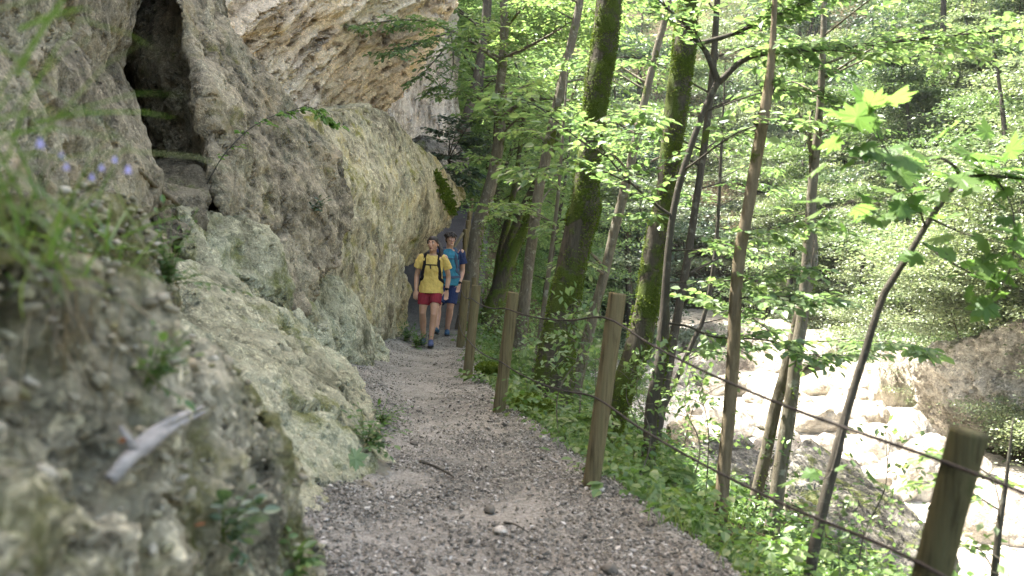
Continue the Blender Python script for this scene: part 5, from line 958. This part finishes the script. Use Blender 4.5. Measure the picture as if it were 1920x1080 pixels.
# moss streak running down the overhanging boulder
TR = np.concatenate([v for v in ROCK_V])
mb = MB(); q = []
for (px, py, d) in [(818, 325, 18.6), (828, 345, 18.7), (838, 365, 18.7), (845, 385, 18.6), (846, 398, 18.5)]:
    q.append(P(px, py, d))
deps = bpy.context.evaluated_depsgraph_get()
def surf(px, py, default):
    dv = Vector(P(px, py, 1.) - CAM).normalized(); hit, loc_, nr_, i_, ob, _ = S.ray_cast(deps, Vector(CAM) + dv * .5, dv, distance=60); return (np.array(loc_), np.array(nr_)) if hit else (P(px, py, default), -np.array(dv))
deps.update()
C = []; Nn = []
for k in range(1500):
    t = rng.uniform(0, 1); px = np.interp(t, [0, .3, .7, 1], [816, 828, 842, 848]) + rng.normal() * np.interp(t, [0, .5, 1], [2, 6, 4]); py = 322 + 78 * t + rng.normal() * 2; a, b = surf(px, py, 18.5); C.append(a); Nn.append(b)
C = np.array(C); Nn = np.array(Nn); leaves(mb, C, Nn * .6 + rnd(len(C), .4) + (0, 0, -.4), rnd(len(C)) + Nn, .06 * rng.uniform(.6, 1.4, len(C)), QUADL); o = link('moss_streak', mb.mesh('moss_streak', C[0], False), M['moss_leaf'], None, C[0]); tag(o, 'bright green moss streak running down the overhanging boulder', 'moss')
# plants rooted on the rocks: (px, py, number of leaves, leaf size, spread px, template, label)
def plant(name, px, py, nl, ls, spread, tpl, lab, cat='plant', lm='leaf_ground', up=.5):
    org, nr0 = surf(px, py, 6); root = empty(name, org, lab, cat); sm_, lm_ = MB(), MB(); P_, A_, N_ = [], [], []
    for k in range(nl):
        d = unit(nr0 * .6 + rnd(1, .55)[0] + (0, 0, up)); L = spread * rng.uniform(.35, 1.1); e = org + d * L; tube(sm_, [org + rnd(1, .01)[0], org + d * L * .5 + (0, 0, .06 * L), e], [.002, .0016, .001], 4, 5)
        for j in range(5 if tpl is not BLADE else 1):
            t = 1 - .16 * j; s_ = 1 if j % 2 else -1; P_.append(org + d * L * t); A_.append(d * .5 + unit(np.cross(d, (0, 0, 1.)) + 1e-3) * s_ * (.9 if j else 0) + (0, 0, -.2)); N_.append(rnd(1, .3)[0] + (0, -.2, 1))
    leaves(lm_, P_, A_, N_, ls * rng.uniform(.6, 1.2, len(P_)), tpl); link('stems', sm_.mesh('stems', org), M['bark_bare'] if 'dry' in lab else M['grass'], root); link('foliage', lm_.mesh('foliage', org, False), M[lm], root)
plant('rock_plant', 315, 530, 34, .035, .30, BEECH, 'feathery green plant on the rock between the near outcrop and the slab')
plant('rock_plant', 690, 830, 26, .05, .28, BEECH, 'leafy weed at the foot of the pale boulder beside the path')
plant('rock_plant', 715, 790, 40, .03, .24, BEECH, 'small dense weed on the lower edge of the pale boulder')
plant('rock_plant', 760, 640, 40, .05, .30, BEECH, 'low weed at the foot of the boulder left of the woman')
plant('rock_plant', 415, 1010, 12, .045, .14, BEECH, 'small dark leaved plant low on the near rock', lm='leaf_mid'); plant('rock_plant', 545, 1065, 8, .05, .12, BEECH, 'tiny plant at the bottom corner of the near rock')
plant('rock_plant', 280, 720, 12, .03, .12, BEECH, 'sparse sprig on the shaded side of the near rock')
plant('rock_plant', 590, 395, 10, .06, .15, BEECH, 'single weed in the crack beside the leaning slab', lm='leaf_dark'); plant('rock_plant', 780, 650, 40, .05, .25, BEECH, 'grassy weed by the path edge just left of the woman\'s feet')
# blurred grass and harebells hanging in from the left
def grass_clump(px, py, d, nb, L0, L1, lab, lean=(.5, -.1, .4), w_=.30):
    org = P(px, py, d); root = empty('grass_clump', org, lab, 'grass'); mb = MB(); Cs = np.repeat(org[None], nb, 0) + rnd(nb, .05); ax = rnd(nb, .45) + np.array(lean); L = rng.uniform(L0, L1, nb); leaves(mb, Cs, ax, rnd(nb, .5) + (-.3, -.2, 1.), L, BLADE, w_); link('blades', mb.mesh('blades', org, False), M['grass'], root)
grass_clump(-30, 330, 1.5, 26, .14, .34, 'blurred green grass hanging in at the upper left edge', (.9, -.1, .25)); grass_clump(60, 470, 1.8, 60, .10, .24, 'thick blurred grass tuft crowning the near rock', (.3, -.1, .5)); grass_clump(180, 480, 2.2, 45, .08, .2, 'blurred grass tuft right of the thick one on the near rock', (.4, -.1, .3)); grass_clump(-20, 60, 1.4, 12, .14, .30, 'few blurred grass blades in the top left corner', (.8, 0, .2))
grass_clump(110, 560, 1.9, 90, .12, .30, 'brown dry grass hanging down the near rock', (.15, -.3, -.9), .12)
dry = bpy.data.objects['grass_clump.004'].children[0]; dry.data.materials.clear(); M['dry'] = leaf_mat('dry_grass', (.10, .07, .035), (.17, .125, .065), (.24, .19, .11), .3, .03); dry.data.materials.append(M['dry'])
M['bell'] = simple_mat('violet_petal', (.22, .20, .42), (.34, .32, .58), 20, .6)
HB = [(75, 265, 1.5, 'harebell flower nearest the left edge'), (115, 290, 1.6, 'pale harebell flower second from the left edge'), (124, 310, 1.6, 'small harebell flower below the second one'), (172, 330, 1.75, 'low harebell flower in the middle of the cluster'), (190, 312, 1.75, 'harebell flower in the middle of the cluster'), (215, 297, 1.8, 'upper right small harebell flower'), (240, 315, 1.8, 'largest harebell flower at the right end of the cluster')]
for k, (px, py, d, lab) in enumerate(HB):
    tip = P(px, py, d); root = empty('harebell', tip, 'violet ' + lab, 'flower'); b0 = P(px - 60 - 3 * k, py + 110, d + .05); mb = MB(); tube(mb, [b0 - tip, (b0 - tip) * .4 + (0, 0, .03), (0, 0, .012)], [.0012, .001, .0008], 5, 10); link('stem', mb.mesh('stem'), M['grass'], root)
    mb = MB(); th = np.linspace(0, 2 * math.pi, 10, endpoint=False); prof = [(.002, .010), (.006, .006), (.009, -.004), (.010, -.012), (.0145, -.019)]; sc_ = .48 if k in (0, 6) else .36
    V = [(r_ * sc_ * (1 + (.18 * math.cos(5 * t) if i == 4 else 0)) * math.cos(t), r_ * sc_ * math.sin(t), z_ * sc_) for i, (r_, z_) in enumerate(prof) for t in th]; mb.add(V, [(i * 10 + j, i * 10 + (j + 1) % 10, i * 10 + 10 + (j + 1) % 10, i * 10 + 10 + j) for i in range(4) for j in range(10)]); link('petals', mb.mesh('petals'), M['bell'], root)
# dead wood, fallen leaves, stick in the cleft
M['drift'] = simple_mat('silvered_wood', (.15, .142, .132), (.32, .305, .285), 6, .85, .01, (1, 1, 5))
q0 = [surf(x_, y_, 2.2)[0] + np.array([.02, -.035, .0]) for x_, y_ in ((378, 768), (310, 800), (250, 842), (200, 892))]; mb = MB()
tube(mb, np.array(q0), [.003, .010, .016, .012], 12, 30, .6, 22, 3); tube(mb, np.array(q0) * .9 + np.array(q0[0]) * .1 + np.array([.0, -.01, .016]), [.003, .010, .013, .010], 10, 30, .5, 26, 5); tube(mb, [q0[2], q0[2] + np.array([-.03, -.01, .05])], [.012, .004], 8)
o = link('dead_wood', mb.mesh('dead_wood', q0[2]), M['drift'], None, q0[2]); tag(o, 'silvery splinter of dead wood wedged on the near rock', 'dead wood')
M['orange'] = leaf_mat('rust_leaf', (.20, .075, .03), (.22, .085, .035), (.24, .09, .04), .3, .03); M['pale'] = leaf_mat('pale_leaf', (.14, .22, .13), (.16, .24, .15), (.18, .25, .16), .3, .05)
def fallen(px, py, size, mt, lab, tpl=MAPLE):
    p, nr_ = surf(px, py, 4); mb = MB(); leaves(mb, [(0, 0, .012)], [(.8, -.2, .3)], [nr_ + (0, -.5, .3)], [size], tpl); o = link('fallen_leaf', mb.mesh('fallen_leaf', smooth=False), M[mt], None, p + nr_ * .02); tag(o, lab, 'leaf')
fallen(207, 838, .018, 'orange', 'rust orange leaf stuck beside the dead wood', BEECH); fallen(650, 868, .11, 'pale', 'pale green maple leaf lying on the soil bank', MAPLE); fallen(345, 1005, .03, 'orange', 'brown leaf in the hollow of the near rock', BEECH)
a = [surf(x_, y_, 7.)[0] + np.array([.0, -.03, .02]) for x_, y_ in ((262, 325), (290, 352), (335, 388))]; mb = MB(); tube(mb, a, [.018, .022, .020], 8, 14, .25, 9, 3); o = link('stick', mb.mesh('stick', a[1]), M['bark_bare'], None, a[1]); tag(o, 'bare pale stick lying on the ledge below the cleft', 'stick')
# ================================================================== LIGHT, CAMERA
SUN_EL, SUN_AZ = R_(63), (-0.86, 0.50)           # direction towards the sun: high over the cliff on the left, a little ahead
w = bpy.data.worlds.new('World'); S.world = w; w.use_nodes = True; nt = w.node_tree
sky = nt.nodes.new('ShaderNodeTexSky'); sky.sky_type = 'NISHITA'; sky.sun_disc = False; sky.sun_elevation = SUN_EL
sky.sun_rotation = math.atan2(SUN_AZ[0], SUN_AZ[1]); sky.air_density = 1.0; sky.dust_density = 3.0
bg = nt.nodes['Background']; mx = nt.nodes.new('ShaderNodeMix'); mx.data_type = 'RGBA'; mx.blend_type = 'MULTIPLY'; mx.inputs[0].default_value = 1; mx.inputs[7].default_value = (1.13, 1.0, .83, 1)
nt.links.new(sky.outputs[0], mx.inputs[6]); nt.links.new(mx.outputs[2], bg.inputs[0]); bg.inputs[1].default_value = .15
sd = bpy.data.lights.new('sun', 'SUN'); sd.energy = 4.2; sd.angle = R_(.55); sd.color = (1, .95, .86)
so = bpy.data.objects.new('sun', sd); COL.objects.link(so)
h = math.hypot(*SUN_AZ); dv = Vector((SUN_AZ[0] / h * math.cos(SUN_EL), SUN_AZ[1] / h * math.cos(SUN_EL), math.sin(SUN_EL)))
so.rotation_euler = dv.to_track_quat('Z', 'Y').to_euler(); so.location = (0, 0, 30)
cd = bpy.data.cameras.new('camera'); co = bpy.data.objects.new('camera', cd); COL.objects.link(co); S.camera = co
cd.sensor_width = 36; cd.lens = FPX / 1920 * 36; cd.clip_start = .05; cd.clip_end = 600
mw = Matrix(((_R[0], _U[0], -_F[0], CAM[0]), (_R[1], _U[1], -_F[1], CAM[1]), (_R[2], _U[2], -_F[2], CAM[2]), (0, 0, 0, 1))); co.matrix_world = mw
cd.dof.use_dof = True; cd.dof.focus_distance = 14.5; cd.dof.aperture_fstop = 2.8
vs = S.view_settings; S.display_settings.display_device = 'sRGB'; vs.view_transform = 'Standard'; vs.look = 'None'; vs.gamma = 1; vs.exposure = 3.05
c = S.cycles if hasattr(S, 'cycles') else None
S.render.engine = 'CYCLES'; c = S.cycles
c.max_bounces = 7; c.diffuse_bounces = 4; c.glossy_bounces = 2; c.transmission_bounces = 4; c.transparent_max_bounces = 4
c.caustics_reflective = False; c.caustics_refractive = False; c.use_denoising = True; c.sample_clamp_indirect = 6

# air of the gorge
HZ = .00014
if HZ:
    bpy.ops.mesh.primitive_cube_add(size=1); hb = bpy.context.object; hb.name = 'haze'; hb.location = (10, 60, 22); hb.scale = (190, 180, 66)
    hm = bpy.data.materials.new('air'); hm.use_nodes = True; t_ = hm.node_tree; t_.nodes.clear(); o_ = t_.nodes.new('ShaderNodeOutputMaterial'); v_ = t_.nodes.new('ShaderNodeVolumePrincipled')
    v_.inputs['Color'].default_value = (.93, .95, 1, 1); v_.inputs['Density'].default_value = HZ; v_.inputs['Anisotropy'].default_value = .3; t_.links.new(v_.outputs[0], o_.inputs['Volume']); hb.data.materials.append(hm); tag(hb, 'thin bright summer haze filling the gorge', 'haze', kind='stuff')
    c.volume_bounces = 0; c.volume_step_rate = 10; c.volume_max_steps = 64
